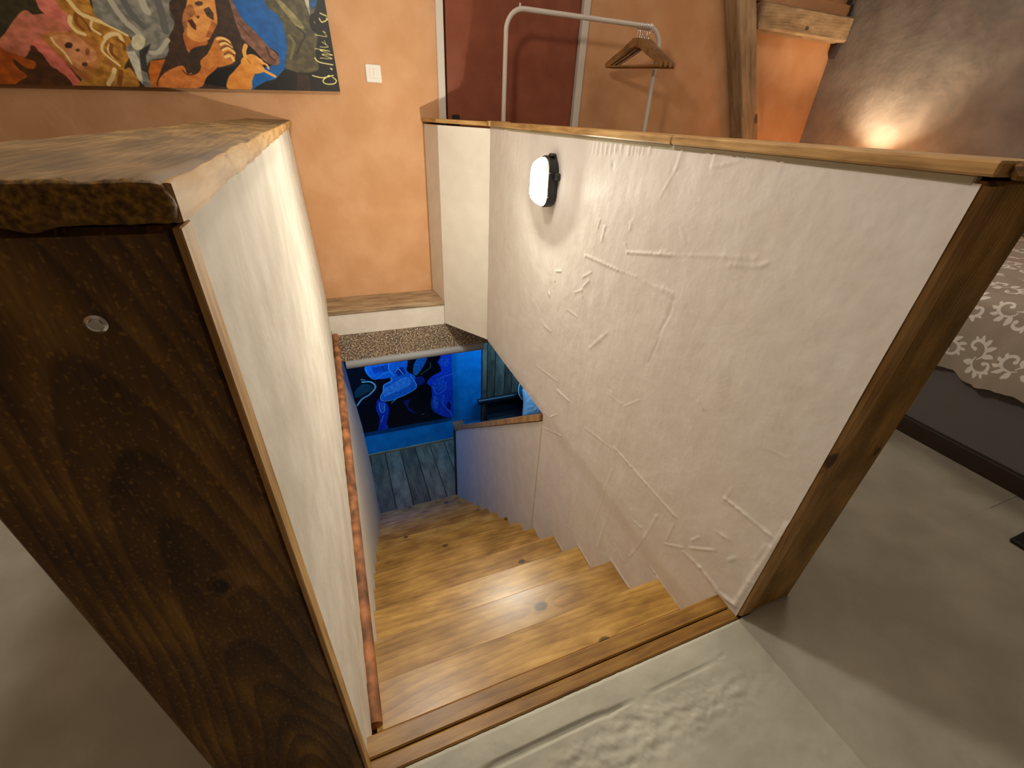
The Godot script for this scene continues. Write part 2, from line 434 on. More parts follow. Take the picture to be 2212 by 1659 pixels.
# sawn wood, u along the grain; mm is millimetres per pixel
func wood_image(w: int, h: int, mm: float, dark: Color, mid: Color, light: Color, ring: float, knots: Array, seed_: int, cathedral := 0.0, specks := 0.0, contrast := 0.32, warp := 42.0) -> Image:
	var img := Image.create(w, h, false, Image.FORMAT_RGB8)
	var low := noise(0.0016, 3, seed_)
	var fine := noise(0.05, 3, seed_ + 7)
	var blot := noise(0.006, 3, seed_ + 13)
	for y in h:
		for x in w:
			var px := x * mm
			var py := y * mm
			var v := py
			if cathedral > 0.0:
				var dx := py - h * mm * 0.52
				var along := 30.0 + px * cathedral
				v = sqrt(dx * dx + along * along)
			v += low.get_noise_2d(px * 0.5, py * 2.2) * warp
			var knot := 0.0
			for k in knots:
				var ex: float = (px - k[0]) / (k[2] * 1.6)
				var ey: float = (py - k[1]) / k[2]
				var d := ex * ex + ey * ey
				if d < 12.0:
					v += exp(-d * 0.45) * k[2] * 1.5 * signf(ey)
					knot = maxf(knot, smoothstep(1.0, 0.25, d))
			var f := fposmod(v / ring, 1.0)
			var band := pow(f, 1.6) * (1.0 - smoothstep(0.86, 1.0, f))
			var g := fine.get_noise_2d(px * 0.35, py * 7.0)
			var t := clampf(0.56 - (band - 0.2) * contrast + g * 0.2 + blot.get_noise_2d(px * 0.8, py * 2.4) * 0.5, 0.0, 1.0)
			var c := dark.lerp(mid, t * 2.0) if t < 0.5 else mid.lerp(light, t * 2.0 - 1.0)
			if knot > 0.0:
				c = c.lerp(dark * 0.55, knot * 0.85)
			if specks > 0.0 and fine.get_noise_2d(px * 2.0 + 900.0, py * 5.0) > 0.42:
				c = c.lerp(light * 1.25, specks)
			c.a = 1.0
			img.set_pixel(x, y, c)
	return img

func tex(img: Image) -> ImageTexture:
	img.generate_mipmaps()
	return ImageTexture.create_from_image(img)

func mat(c: Color, rough := 0.8, spec := 0.5) -> StandardMaterial3D:
	var m := StandardMaterial3D.new()
	m.albedo_color = c
	m.roughness = rough
	m.metallic_specular = spec
	return m

func wood_mat(img: Image, w_m: float, h_m: float, rough: float, coat := 0.0) -> StandardMaterial3D:
	var m := mat(Color.WHITE, rough)
	m.albedo_texture = tex(img)
	m.uv1_scale = Vector3(1.0 / w_m, 1.0 / h_m, 1)
	if coat > 0.0:
		m.clearcoat_enabled = true
		m.clearcoat = coat
		m.clearcoat_roughness = 0.28
	return m

# paint or plaster: two close tones in soft patches, fine relief
func patchy(a: Color, b: Color, freq: float, seed_: int, size: float, rough := 0.85, relief := 0.15) -> StandardMaterial3D:
	var m := mat(Color.WHITE, rough, 0.35)
	var t := NoiseTexture2D.new()
	t.width = 512
	t.height = 512
	t.seamless = true
	t.noise = noise(freq, 5, seed_)
	var g := Gradient.new()
	g.set_color(0, a)
	g.set_color(1, b)
	g.set_offset(0, 0.2)
	g.set_offset(1, 0.8)
	t.color_ramp = g
	m.albedo_texture = t
	m.uv1_triplanar = true
	m.uv1_world_triplanar = true
	m.uv1_scale = Vector3.ONE / size
	if relief > 0.0:
		var n := NoiseTexture2D.new()
		n.width = 512
		n.height = 512
		n.seamless = true
		n.as_normal_map = true
		n.bump_strength = 3.0
		n.noise = noise(0.03, 4, seed_ + 3)
		m.normal_enabled = true
		m.normal_texture = n
		m.normal_scale = relief
	return m

func fill_poly(img: Image, pts: PackedVector2Array, c1: Color, c2: Color, n: FastNoiseLite) -> void:
	var lo := 1e9
	var hi := -1e9
	for p in pts:
		lo = minf(lo, p.y)
		hi = maxf(hi, p.y)
	for y in range(maxi(0, int(lo)), mini(img.get_height(), int(hi) + 1)):
		var xs := []
		for k in pts.size():
			var a := pts[k]
			var b := pts[(k + 1) % pts.size()]
			if (a.y <= y) != (b.y <= y):
				xs.append(a.x + (y - a.y) / (b.y - a.y) * (b.x - a.x))
		xs.sort()
		for k in range(0, xs.size() - 1, 2):
			var x0 := maxi(0, int(xs[k]))
			var x1 := mini(img.get_width(), int(xs[k + 1]) + 1)
			while x0 < x1:
				var w := mini(4, x1 - x0)
				var t := clampf(0.5 + n.get_noise_2d(x0 + y * 0.5, y * 1.3 - x0 * 0.4) * 1.1, 0, 1)
				img.fill_rect(Rect2i(x0, y, w, 1), c1.lerp(c2, t))
				x0 += w

func draw_line(img: Image, pts: PackedVector2Array, w: float, c: Color) -> void:
	for k in pts.size() - 1:
		var l := pts[k].distance_to(pts[k + 1])
		var steps := maxi(2, int(l / maxf(1.0, w * 0.3)))
		for s in steps + 1:
			var p := pts[k].lerp(pts[k + 1], float(s) / steps)
			var r := maxi(1, int(w * 0.5))
			for dy in range(-r, r + 1):
				var dx := int(sqrt(maxf(0.0, r * r - dy * dy)) + 0.5)
				img.fill_rect(Rect2i(int(p.x) - dx, int(p.y) + dy, 2 * dx + 1, 1), c)

func painted(layers: Array, w: int, h: int, seed_: int) -> Image:
	var img := Image.create(w, h, false, Image.FORMAT_RGB8)
	var n := noise(0.02, 3, seed_)
	for l in layers:
		var pts := PackedVector2Array()
		for k in range(0, l[3].size(), 2):
			pts.append(Vector2(l[3][k], l[3][k + 1]))
		var c1 := hue(l[1][0], l[1][1], l[1][2])
		var c2 := hue(l[2][0], l[2][1], l[2][2])
		if l[0] == 0:
			fill_poly(img, rounded(pts), c1, c2, n)
		else:
			draw_line(img, smooth_path(pts), l[0], c1)
	img.resize(w / 3, h / 3, Image.INTERPOLATE_LANCZOS)
	img.resize(w / 2, h / 2, Image.INTERPOLATE_CUBIC)
	return img

func rounded(p: PackedVector2Array) -> PackedVector2Array:
	if p.size() < 6:
		return p
	var o := PackedVector2Array()
	var n := p.size()
	for i in n:
		for s in 5:
			o.append(p[i].cubic_interpolate(p[(i + 1) % n], p[(i + n - 1) % n], p[(i + 2) % n], s / 5.0))
	return o

func smooth_path(p: PackedVector2Array) -> PackedVector2Array:
	if p.size() < 3:
		return p
	var o := PackedVector2Array()
	for i in p.size() - 1:
		var a := p[maxi(i - 1, 0)]
		var d := p[mini(i + 2, p.size() - 1)]
		for s in 6:
			o.append(p[i].cubic_interpolate(p[i + 1], a, d, s / 6.0))
	o.append(p[-1])
	return o

# printed scrolls and leaves of the bed cover
func damask() -> Image:
	var img := Image.create(768, 768, false, Image.FORMAT_RGB8)
	img.fill(hue(166, 154, 140))
	var white := hue(234, 230, 224)
	var r := RandomNumberGenerator.new()
	r.seed = 5
	for cell in 12:
		var o := Vector2(cell % 4, cell / 4) * Vector2(192, 256) + Vector2(96, 128) + Vector2(r.randf_range(-14, 14), r.randf_range(-14, 14))
		var flip := -1.0 if (cell + cell / 4) % 2 == 0 else 1.0
		for arm in 2:
			var a0 := PI * arm + r.randf_range(-0.3, 0.3) + 0.6
			var c := o + Vector2(cos(a0), sin(a0)) * 52.0
			var pts := PackedVector2Array()
			for s in 30:
				var t := s / 29.0
				pts.append(c + Vector2(cos(a0 + PI + flip * t * 5.6), sin(a0 + PI + flip * t * 5.6)) * lerpf(58.0, 10.0, t))
			for k in pts.size() - 1:
				draw_line(img, PackedVector2Array([pts[k], pts[k + 1]]), lerpf(5, 17, sin(k / 29.0 * PI)), white)
			for leaf in 5:
				var p := pts[2 + leaf * 3]
				var q := p + (p - c).normalized().rotated(flip * 0.8) * lerpf(52.0, 26.0, leaf / 4.0)
				var side := (q - p).orthogonal() * 0.32
				fill_poly(img, rounded(PackedVector2Array([p, p.lerp(q, 0.25) + side * 0.8, p.lerp(q, 0.6) + side, q, p.lerp(q, 0.6) - side * 0.5, p.lerp(q, 0.25) - side * 0.5])), white, white, noise(0.1, 1, 1))
			draw_line(img, PackedVector2Array([pts[-1], pts[-1]]), 20, white)
	return img

func make_materials() -> void:
	M.plaster = patchy(hue(226, 221, 216), hue(220, 213, 207), 0.012, 11, 0.9, 0.62, 0.16)
	M.plaster_left = patchy(hue(220, 214, 204), hue(205, 198, 186), 0.01, 15, 0.8, 0.7, 0.2)
	M.white_paint = patchy(hue(228, 222, 212), hue(220, 213, 203), 0.01, 12, 0.7, 0.55, 0.08)
	M.orange = patchy(hue(208, 161, 121), hue(198, 149, 106), 0.008, 21, 1.1, 0.75, 0.2)
	M.grey_wall = patchy(hue(134, 127, 121), hue(114, 107, 102), 0.009, 31, 1.3, 0.6, 0.3)
	M.floor = patchy(hue(186, 185, 172), hue(172, 170, 157), 0.008, 41, 1.0, 0.55, 0.22)
	M.ceiling = mat(hue(214, 206, 196), 0.9)
	M.blue_wall = patchy(hue(20, 150, 222), hue(12, 134, 206), 0.01, 51, 0.8, 0.6, 0.12)
	M.door_red = patchy(hue(140, 80, 58), hue(128, 70, 50), 0.01, 61, 0.9, 0.5, 0.06)
	M.metal_white = mat(hue(208, 200, 190), 0.4)
	M.plastic_white = mat(hue(232, 228, 220), 0.25)
	M.black = mat(hue(24, 22, 21), 0.5)
	M.chrome = mat(hue(220, 220, 220), 0.18)
	M.chrome.metallic = 1.0
	var st_img := wood_image(900, 512, 1.9, hue(120, 86, 32), hue(164, 127, 62), hue(200, 165, 98), 22.0, [[210, 140, 16], [720, 320, 14], [1180, 610, 18], [1420, 180, 13], [430, 760, 15], [980, 880, 14], [1600, 540, 12], [900, 90, 11], [330, 420, 17], [1320, 760, 13], [620, 560, 12], [1050, 250, 15]], 3)
	M.stair = wood_mat(st_img, 1.71, 0.97, 0.36, 0.35)
	M.stair_dark = wood_mat(st_img, 1.71, 0.97, 0.42, 0.2)
	M.stair_dark.albedo_color = hue(220, 204, 164)
	M.stair_pale = M.stair.duplicate()
	M.stair_pale.albedo_color = hue(255, 250, 232)
	M.stair_mid = M.stair.duplicate()
	M.stair_mid.albedo_color = hue(236, 228, 210)
	M.post = wood_mat(wood_image(760, 320, 1.3, hue(56, 35, 8), hue(94, 63, 20), hue(146, 108, 44), 9.0, [[135, 190, 11], [300, 330, 8], [560, 120, 9], [620, 230, 8], [700, 300, 9]], 8, 0.11, 0.5, 0.5, 26.0), 0.988, 0.416, 0.55)
	M.olive = mat(hue(168, 160, 136), 0.7)
	M.end_grain = patchy(hue(150, 112, 46), hue(70, 46, 14), 0.05, 77, 0.16, 0.6, 0.5)
	M.post_light = wood_mat(wood_image(560, 200, 1.8, hue(100, 72, 24), hue(148, 112, 48), hue(188, 150, 80), 9.0, [[500, 150, 9]], 19, 0.0, 0.3, 0.4, 22.0), 1.008, 0.36, 0.55)
	M.cap = wood_mat(wood_image(900, 320, 2.4, hue(128, 94, 48), hue(176, 136, 80), hue(204, 168, 110), 14.0, [[520, 230, 14], [1500, 420, 15]], 17), 2.16, 0.77, 0.6)
	M.cap_left = wood_mat(wood_image(900, 320, 2.4, hue(80, 59, 30), hue(118, 91, 52), hue(162, 128, 76), 12.0, [[300, 230, 12], [900, 360, 14]], 27), 2.16, 0.77, 0.65)
	M.beam = wood_mat(wood_image(700, 256, 2.4, hue(112, 90, 66), hue(152, 128, 98), hue(180, 156, 124), 18.0, [[160, 260, 13], [700, 340, 14], [1180, 160, 12]], 37), 1.68, 0.61, 0.75)
	M.old_plank = wood_mat(wood_image(640, 256, 2.6, hue(78, 66, 52), hue(122, 106, 88), hue(156, 138, 114), 14.0, [[260, 200, 10], [900, 420, 12]], 47), 1.66, 0.67, 0.6)
	M.rust = patchy(hue(182, 120, 78), hue(98, 66, 46), 0.02, 71, 0.8, 0.6, 0.4)
	M.hanger = wood_mat(wood_image(256, 128, 2.0, hue(92, 56, 18), hue(136, 90, 38), hue(160, 112, 54), 12.0, [], 57), 0.51, 0.26, 0.5)
	M.granite = granite()
	M.taupe_base = mat(hue(106, 103, 102), 0.9)
	M.dark_wood = mat(hue(50, 34, 24), 0.6)
	var cov := mat(Color.WHITE, 0.9)
	cov.albedo_texture = tex(damask())
	cov.uv1_scale = Vector3(2.3, 2.1, 1)
	M.cover = cov

func granite() -> StandardMaterial3D:
	var img := Image.create(128, 768, false, Image.FORMAT_RGB8)
	var a := noise(0.22, 2, 81)
	var b := noise(0.02, 3, 82)
	for y in 768:
		for x in 128:
			var v := a.get_noise_2d(x, y)
			var c := hue(128, 114, 98).lerp(hue(156, 134, 106), clampf(0.5 + b.get_noise_2d(x, y), 0, 1))
			if v > 0.22: c = hue(84, 72, 62)
			elif v > 0.1: c = c.lerp(hue(108, 94, 80), 0.7)
			elif v < -0.3: c = hue(206, 192, 170)
			img.set_pixel(x, y, c)
	var m := mat(Color.WHITE, 0.8)
	m.albedo_texture = tex(img)
	m.uv1_scale = Vector3(2.8, 0.47, 1)
	return m

# ------------------------------------------------------------------ scene
func _ready() -> void:
	rng.seed = 20
	# camera, surroundings, lights
	var cam := Camera3D.new()
	cam.name = "camera"
	cam.position = EYE
	cam.rotation = Vector3(deg_to_rad(-31.75), deg_to_rad(-22.8), deg_to_rad(3.05))
	cam.fov = rad_to_deg(2.0 * atan(829.5 / 925.0))
	cam.near = 0.02
	add_child(cam)
	cam.current = true
	var env := Environment.new()
	env.background_mode = Environment.BG_COLOR
	env.background_color = Color.BLACK
	env.tonemap_mode = Environment.TONE_MAPPER_LINEAR
	env.tonemap_exposure = 1.0
	env.sdfgi_enabled = true
	env.ssao_enabled = true
	env.ssil_enabled = true
	var we := WorldEnvironment.new()
	we.name = "surroundings"
	we.environment = env
	add_child(we)
	make_materials()
	build_shell()
	build_stairwell()
	build_stairs()
	build_bulkhead_lamp()
	build_pendant()
	build_added_fill_panel()
	build_back_wall_things()
	build_rack()
	build_bed()
	build_lower_room()

func omni(parent: Node, called: String, at: Vector3, c: Color, e: float, size: float) -> void:
	var l := OmniLight3D.new()
	l.name = called
	l.light_color = c
	l.light_energy = e
	l.light_size = size
	l.omni_range = 14.0
	l.omni_attenuation = 2.0
	l.shadow_enabled = true
	parent.add_child(l)
	l.position = at

const ZB := -2.77      # face of the orange wall
const XR := 3.49       # face of the grey wall
const XL := -2.6
const ZF := 2.4
const TOP := 2.45
const LOW := -2.36     # lower floor

func build_shell() -> void:
	# upper floor slab with the stair opening; the plaster by the stair head is a sheet of its own
	var st := begin()
	span(st, Vector3(XL, -0.16, -0.326), Vector3(XR, -0.003, ZF))
	span(st, Vector3(0.80, -0.15, ZB), Vector3(XR, -0.001, -0.326))
	span(st, Vector3(XL, -0.15, ZB), Vector3(-0.2, -0.001, -0.326))
	var fl := part("floor", st.commit(), M.floor)
	structure(fl, "off-white painted plaster floor around the stair opening", "floor")
	var rough := noise(14.0, 5, 91)
	var fine := noise(70.0, 3, 92)
	var cell := 0.004
	var nu := int(2.1 / cell)
	var nv := int(0.42 / cell)
	var plaster := func(i: int, j: int) -> Vector3:
		var x := -0.27 + i * cell
		var z := -0.326 + j * cell
		var h := rough.get_noise_2d(x * 0.5, z) * 0.0012
		# broken rough patch
		var d := Vector2((x - 0.42) / 0.34, (z + 0.215) / 0.055).length()
		var k := smoothstep(1.15, 0.45, d)
		h += k * (rough.get_noise_2d(x * 1.2, z * 2.4) * 0.0035 + fine.get_noise_2d(x * 0.7, z) * 0.0014)
		# open crack along the old edge of the boards
		var cz := -0.2705 + rough.get_noise_2d(x * 0.25, 3.0) * 0.005
		var wide := 0.0048 * smoothstep(0.02, 0.08, x) * (1.0 - smoothstep(0.36, 0.44, x)) + 0.0022 * smoothstep(0.4, 0.5, x) * (1.0 - smoothstep(0.66, 0.7, x))
		if wide > 0.0005:
			h -= 1.3 * wide * smoothstep(wide * 1.1, wide * 0.5, absf(z - cz))
		h += 0.0012 * exp(-pow((z + 0.295) / 0.03, 2.0)) * smoothstep(0.0, 0.2, x)
		# chipped rim against the wood
		if j == 0 and x < 0.77: h -= 0.004 + rough.get_noise_2d(x * 4.0, 9.0) * 0.003
		return Vector3(x, h + 0.0005, z)
	part("plaster_screed", sheet(nu, nv, plaster), M.floor, fl)
	# walls
	var w := begin()
	span(w, Vector3(XL - 0.15, 0.0, ZB - 0.2), Vector3(0.677, TOP, ZB))
	span(w, Vector3(1.473, -0.15, ZB - 0.2), Vector3(XR + 0.15, TOP, ZB))
	span(w, Vector3(0.677, 2.04, ZB - 0.2), Vector3(1.473, TOP, ZB))
	structure(part("wall_back", w.commit(), M.orange), "orange limewashed wall at the foot of the stairwell", "wall")
	w = begin()
	span(w, Vector3(XR, -0.15, ZB), Vector3(XR + 0.15, TOP, ZF + 0.15))
	structure(part("wall_right", w.commit(), M.grey_wall), "grey-brown trowelled plaster wall behind the bed", "wall")
	w = begin()
	span(w, Vector3(XL - 0.15, -0.15, ZB), Vector3(XL, TOP, ZF + 0.15))
	structure(part("wall_left", w.commit(), M.orange), "orange wall on the far side of the room", "wall")
	w = begin()
	span(w, Vector3(XL, -0.15, ZF), Vector3(XR, TOP, ZF + 0.15))
	structure(part("wall_front", w.commit(), M.ceiling), "pale plaster wall behind the stair head", "wall")
	w = begin()
	span(w, Vector3(XL - 0.15, TOP, ZB - 0.2), Vector3(XR + 0.15, TOP + 0.15, ZF + 0.15))
	structure(part("ceiling", w.commit(), M.ceiling), "pale plaster ceiling over the upper room", "ceiling")

func stair_y(z: float) -> float:
	return -0.19 - (-z - 0.396) * 0.86

func build_stairwell() -> void:
	# ---- right parapet: plaster body, trowelled coat, corner by the orange wall
	var st := begin()
	span(st, Vector3(0.775, -0.15, -2.24), Vector3(0.925, 0.955, -0.345))
	span(st, Vector3(0.775, LOW, -1.43), Vector3(0.86, -0.15, -0.335))
	add_prism(st, PackedVector2Array([Vector2(-2.24, 0.76), Vector2(-2.54, 0.575), Vector2(-2.769, 0.55), Vector2(-2.769, 0.66), Vector2(-2.30, 0.84), Vector2(-2.24, 0.925)]), 1, -0.15, 0.955)
	var wr := part("wall_stair_right", st.commit(), M.white_paint)
	structure(wr, "white trowelled plaster parapet with the oval lamp", "wall")
	var cell := 0.004
	var z0 := -0.333
	var y0 := 0.957
	var nu := int(1.907 / cell)
	var nv := int(2.30 / cell)
	var H := PackedFloat32Array()
	H.resize((nu + 1) * (nv + 1))
	var broad := noise(2.2, 4, 101)
	var drag := noise(9.0, 4, 102)
	var beads := noise(60.0, 3, 103)
	for j in nv + 1:
		for i in nu + 1:
			var z := i * cell
			var y := j * cell
			H[j * (nu + 1) + i] = broad.get_noise_2d(z * 0.7, y * 0.5) * 0.0022 + drag.get_noise_2d(z * 2.0, y * 0.35) * 0.00028 + drag.get_noise_2d(z * 0.6 + y * 0.3, y * 0.6 + 40.0) * 0.0003
	for s in PLASTER_MARKS:
		var a := Vector2(z0 - s[0] * 0.001, y0 - s[1] * 0.001) / cell
		var b := Vector2(z0 - s[2] * 0.001, y0 - s[3] * 0.001) / cell
		var wd: float = s[4] * 0.001 / cell * 0.75
		var amp: float = s[5] * 0.0001
		var r := wd * 2.0 + 2.0
		for j in range(maxi(0, int(minf(a.y, b.y) - r)), mini(nv, int(maxf(a.y, b.y) + r)) + 1):
			for i in range(maxi(0, int(minf(a.x, b.x) - r)), mini(nu, int(maxf(a.x, b.x) + r)) + 1):
				var p := Vector2(i, j)
				var q := Geometry2D.get_closest_point_to_segment(p, a, b)
				var d := p.distance_to(q) / wd
				if d < 2.0:
					var rag := 0.75 + 0.6 * beads.get_noise_2d(q.x * cell, q.y * cell)
					H[j * (nu + 1) + i] += amp * rag * exp(-d * d * 1.4)
	var coat := func(i: int, j: int) -> Vector3:
		var z := z0 - i * cell
		var y := y0 - j * cell
		var back := 0.006 * smoothstep(-0.11, -0.20, y)       # the wall sets back below the slab
		return Vector3(0.7605 + back - H[j * (nu + 1) + i], y, z)
	var keep := func(i: int, j: int) -> bool:
		var z := z0 - i * cell
		var y := y0 - j * cell
		if y < -0.152 and z < -1.432: return false
		return y > stair_y(z) - 0.3
	part("plaster_coat", sheet(nu, nv, coat, keep), M.plaster, wr)
	# ---- the lower banister that slopes with the stairs
	var bal := thing("lower_banister", Vector3(0.76, LOW, -3.13))
	tag(bal, "white boarded banister with sloping wood cap down the stairs", "banister")
	var b2 := begin()
	add_prism(b2, PackedVector2Array([Vector2(-0.195, -1.431), Vector2(-1.50, -3.12), Vector2(LOW + 0.002, -3.12), Vector2(LOW + 0.002, -2.2), Vector2(-1.2, -1.431)]), 0, 0.763, 0.83)
	part("panel", b2.commit(), M.white_paint, bal, -bal.position)
	b2 = begin()
	add_prism(b2, PackedVector2Array([Vector2(-0.158, -1.44), Vector2(-1.462, -3.13), Vector2(-1.502, -3.13), Vector2(-0.196, -1.44)]), 0, 0.75, 0.843)
	part("handrail_cap", b2.commit(), M.cap, bal, -bal.position)
	part("newel_post", box(Vector3(0.797, -1.92, -3.145), Vector3(0.09, 0.876, 0.045), 0.004, 1), M.dark_wood, bal, -bal.position)
	part("newel_block", box(Vector3(0.797, -1.46, -3.125), Vector3(0.10, 0.045, 0.10), 0.005, 0), M.beam, bal, -bal.position)
	# ---- right cap and post
	var rc := thing("right_parapet_cap", Vector3(0.85, 0.955, -1.28))
	tag(rc, "honey wood capping boards along the lamp-side parapet", "capping board")
	part("board", box(Vector3(0.852, 0.975, -0.62), Vector3(0.205, 0.018, 0.60), 0.003, 2), M.cap, rc, -rc.position)
	part("board", box(Vector3(0.853, 0.9745, -1.572), Vector3(0.202, 0.018, 1.296), 0.003, 2, Vector2(0.7, 0.3)), M.cap, rc, -rc.position)
	var d := begin()
	add_prism(d, PackedVector2Array([Vector2(-2.225, 0.752), Vector2(-2.25, 0.752), Vector2(-2.545, 0.566), Vector2(-2.769, 0.536), Vector2(-2.769, 0.69), Vector2(-2.29, 0.86), Vector2(-2.225, 0.954)]), 1, 0.965, 0.982)
	part("corner_board", d.commit(), M.cap, rc, -rc.position)
	part("joint_block", box(Vector3(0.80, 0.9755, -2.232), Vector3(0.11, 0.022, 0.03), 0.003, 0), M.cap, rc, -rc.position)
	part("end_block", box(Vector3(0.862, 0.974, -0.305), Vector3(0.185, 0.02, 0.028), 0.005, 0), M.post, rc, -rc.position)
	part("under_strip", box(Vector3(0.7675, 0.9595, -1.293), Vector3(0.015, 0.013, 1.903), 0.002, 2), M.olive, rc, -rc.position)
	var rp := thing("right_newel_post", Vector3(0.85, 0, -0.34))
	tag(rp, "brown stained timber post ending the lamp-side parapet", "post")
	part("face_board", box(Vector3(0.872, 0.48, -0.345), Vector3(0.128, 0.96, 0.028), 0.003, 1, Vector2(0.5, 0.1)), M.post_light, rp, -rp.position)
	part("edge_strip", box(Vector3(0.785, 0.48, -0.342), Vector3(0.042, 0.96, 0.03), 0.005, 1, Vector2(0.5, 0.24)), M.cap, rp, -rp.position)
	part("side_board", box(Vector3(0.931, 0.48, -0.42), Vector3(0.012, 0.96, 0.12), 0.002, 1, Vector2(0.5, 0.3)), M.post_light, rp, -rp.position)

	# ---- left parapet
	st = begin()
	span(st, Vector3(-0.262, -0.15, ZB), Vector3(-0.165, 0.928, -0.39))
	var wl := part("wall_stair_left", st.commit(), M.plaster_left)
	structure(wl, "cream plaster parapet on the left of the stairs", "wall")
	var ln := noise(3.0, 4, 111)
	var lc := 0.01
	var lu := int(2.416 / lc)
	var lv := int(1.07 / lc)
	var lface := func(i: int, j: int) -> Vector3:
		var z := -0.354 - i * lc
		var y := 0.938 - j * lc
		var t := i / float(lu)
		if j == lv: y += ln.get_noise_1d(z * 6.0) * 0.02
		y -= 0.02 * t
		var x := lerpf(-0.0915 - 0.025 * t, -0.0915 - 0.05 * t, clampf(y / 0.93, 0.0, 1.0))
		x += ln.get_noise_2d(z * 0.6, y) * 0.002
		return Vector3(x, y, z)
	part("plaster_coat", sheet(lu, lv, lface), M.plaster_left, wl)
	var se := begin()
	span(se, Vector3(-0.20, -0.175, -2.55), Vector3(-0.112, -0.125, -0.45))
	part("slab_edge", se.commit(), M.grey_wall, wl)
	# lower wall beside the steps
	var lowx := func(z: float, y: float) -> float:
		var far := -0.115
		if y > -1.25: far = lerpf(-0.115, -0.045, clampf((-0.39 - y) / 0.86, 0, 1))
		elif y > -1.68: far = lerpf(-0.045, -0.027, (-1.25 - y) / 0.43)
		else: far = lerpf(-0.027, -0.022, clampf((-1.68 - y) / 0.68, 0, 1))
		return lerpf(-0.084, far, smoothstep(0.9, 3.3, -z) * 1.06)
	var gu := 110
	var gv := 88
	var lowf := func(i: int, j: int) -> Vector3:
		var z := -0.42 - i * 2.69 / gu
		var y := -0.165 - j * 2.195 / gv
		return Vector3(lowx.call(z, y) + ln.get_noise_2d(z, y + 7.0) * 0.002, y, z)
	var ll := part("wall_stair_lower_left", sheet(gu, gv, lowf), M.white_paint)
	structure(ll, "white lower wall beside the steps, lit blue at its end", "wall")
	var eb := begin()
	for j in gv:
		var a: Vector3 = lowf.call(gu, j)
		var b: Vector3 = lowf.call(gu, j + 1)
		var a2 := Vector3(-0.25, a.y, a.z)
		var b2p := Vector3(-0.25, b.y, b.z)
		tri(eb, a, b, b2p, Vector3.FORWARD)
		tri(eb, a, b2p, a2, Vector3.FORWARD)
	span(eb, Vector3(-0.25, LOW, -3.105), Vector3(-0.16, -0.165, -0.42))
	part("wall_end", eb.commit(), M.white_paint, ll)
	# rusty pipe at slab level
	var pipe := part("rusty_pipe", tube(PackedVector3Array([Vector3(-0.089, -0.155, -0.47), Vector3(-0.09, -0.157, -1.2), Vector3(-0.093, -0.157, -2.0), Vector3(-0.097, -0.16, -2.548)]), 0.019, 12), M.rust)
	tag(pipe, "rusty orange-brown pipe running along the left stair wall", "pipe")
	# left post: thick stained board, screw and knots
	var lp := thing("left_newel_post", Vector3(-0.18, 0, -0.36))
	tag(lp, "dark brown stained timber post with a screw head", "post")
	part("face_board", box(Vector3(-0.179, 0.467, -0.36), Vector3(0.172, 0.934, 0.056), 0.004, 1, Vector2(0.49, 0.2)), M.post, lp, -lp.position)
	part("pale_edge", box(Vector3(-0.0905, 0.467, -0.341), Vector3(0.005, 0.934, 0.026), 0.001, 1), M.cap, lp, -lp.position)
	var sc := begin()
	add_lathe(sc, Vector3.ZERO, PackedVector2Array([Vector2(0, 0.0035), Vector2(0.003, 0.0035), Vector2(0.0032, 0.002), Vector2(0.0045, 0.0025), Vector2(0.0062, 0.0012), Vector2(0.0066, 0)]), 16)
	var scr := part("screw", sc.commit(), M.chrome, lp, Vector3(-0.152, 0.876, -0.332) - lp.position)
	scr.rotation.x = PI / 2
	# left cap
	var lcap := part("left_parapet_cap", rough_block(Vector3.ZERO, Vector3(0.20, 0.024, 2.45), 0.007, 0.0022, 0.008, 121), M.cap_left)
	var worn := part("worn_end", rough_block(Vector3.ZERO, Vector3(0.198, 0.0235, 0.012), 0.005, 0.005, 0.003, 123, 0), M.end_grain, lcap, Vector3(0, 0, 1.222))
	var pale := part("side_edge", rough_block(Vector3.ZERO, Vector3(0.008, 0.0235, 2.44), 0.0035, 0.003, 0.006, 127), M.cap, lcap, Vector3(0.0985, -0.0005, 0.003))
	pale.set_meta("label", "pale unstained side of the board")
	worn.set_meta("label", "pitted brown end grain")
	lcap.position = Vector3(-0.205, 0.940, -1.545)
	lcap.rotation = Vector3(deg_to_rad(-0.42), deg_to_rad(0.9), 0)
	tag(lcap, "weathered thick wooden capping board on the left parapet", "capping board")
	# ---- far end: ledge, fascia, granite lintel, grey pipe
	var lg := part("ledge_board", box(Vector3(0.235, -0.013, -2.662), Vector3(0.73, 0.026, 0.235), 0.003, 0), M.beam)
	tag(lg, "narrow wooden ledge at the foot of the orange wall", "ledge")
	st = begin()
	span(st, Vector3(-0.2, -0.16, -2.768), Vector3(0.60, -0.027, -2.556))
	structure(part("trim_1", st.commit(), M.white_paint), "white fascia under the wooden ledge", "trim")
	st = begin()
	var gr := PackedVector2Array([Vector2(-0.16, -2.551), Vector2(-0.30, -2.549), Vector2(-0.335, -2.545), Vector2(-0.335, -2.77), Vector2(-0.16, -2.77)])
	add_prism(st, PackedVector2Array(gr), 0, -0.2, 0.93)
	structure(part("trim_2", st.commit(), M.granite), "speckled grey-brown stone lintel over the lower room", "lintel")
	var gp := part("grey_tube", tube(PackedVector3Array([Vector3(-0.066, -0.362, -2.548), Vector3(0.836, -0.352, -2.548)]), 0.027, 16), mat(hue(150, 152, 158), 0.5))
	tag(gp, "light grey tube along the bottom of the stone lintel", "tube")

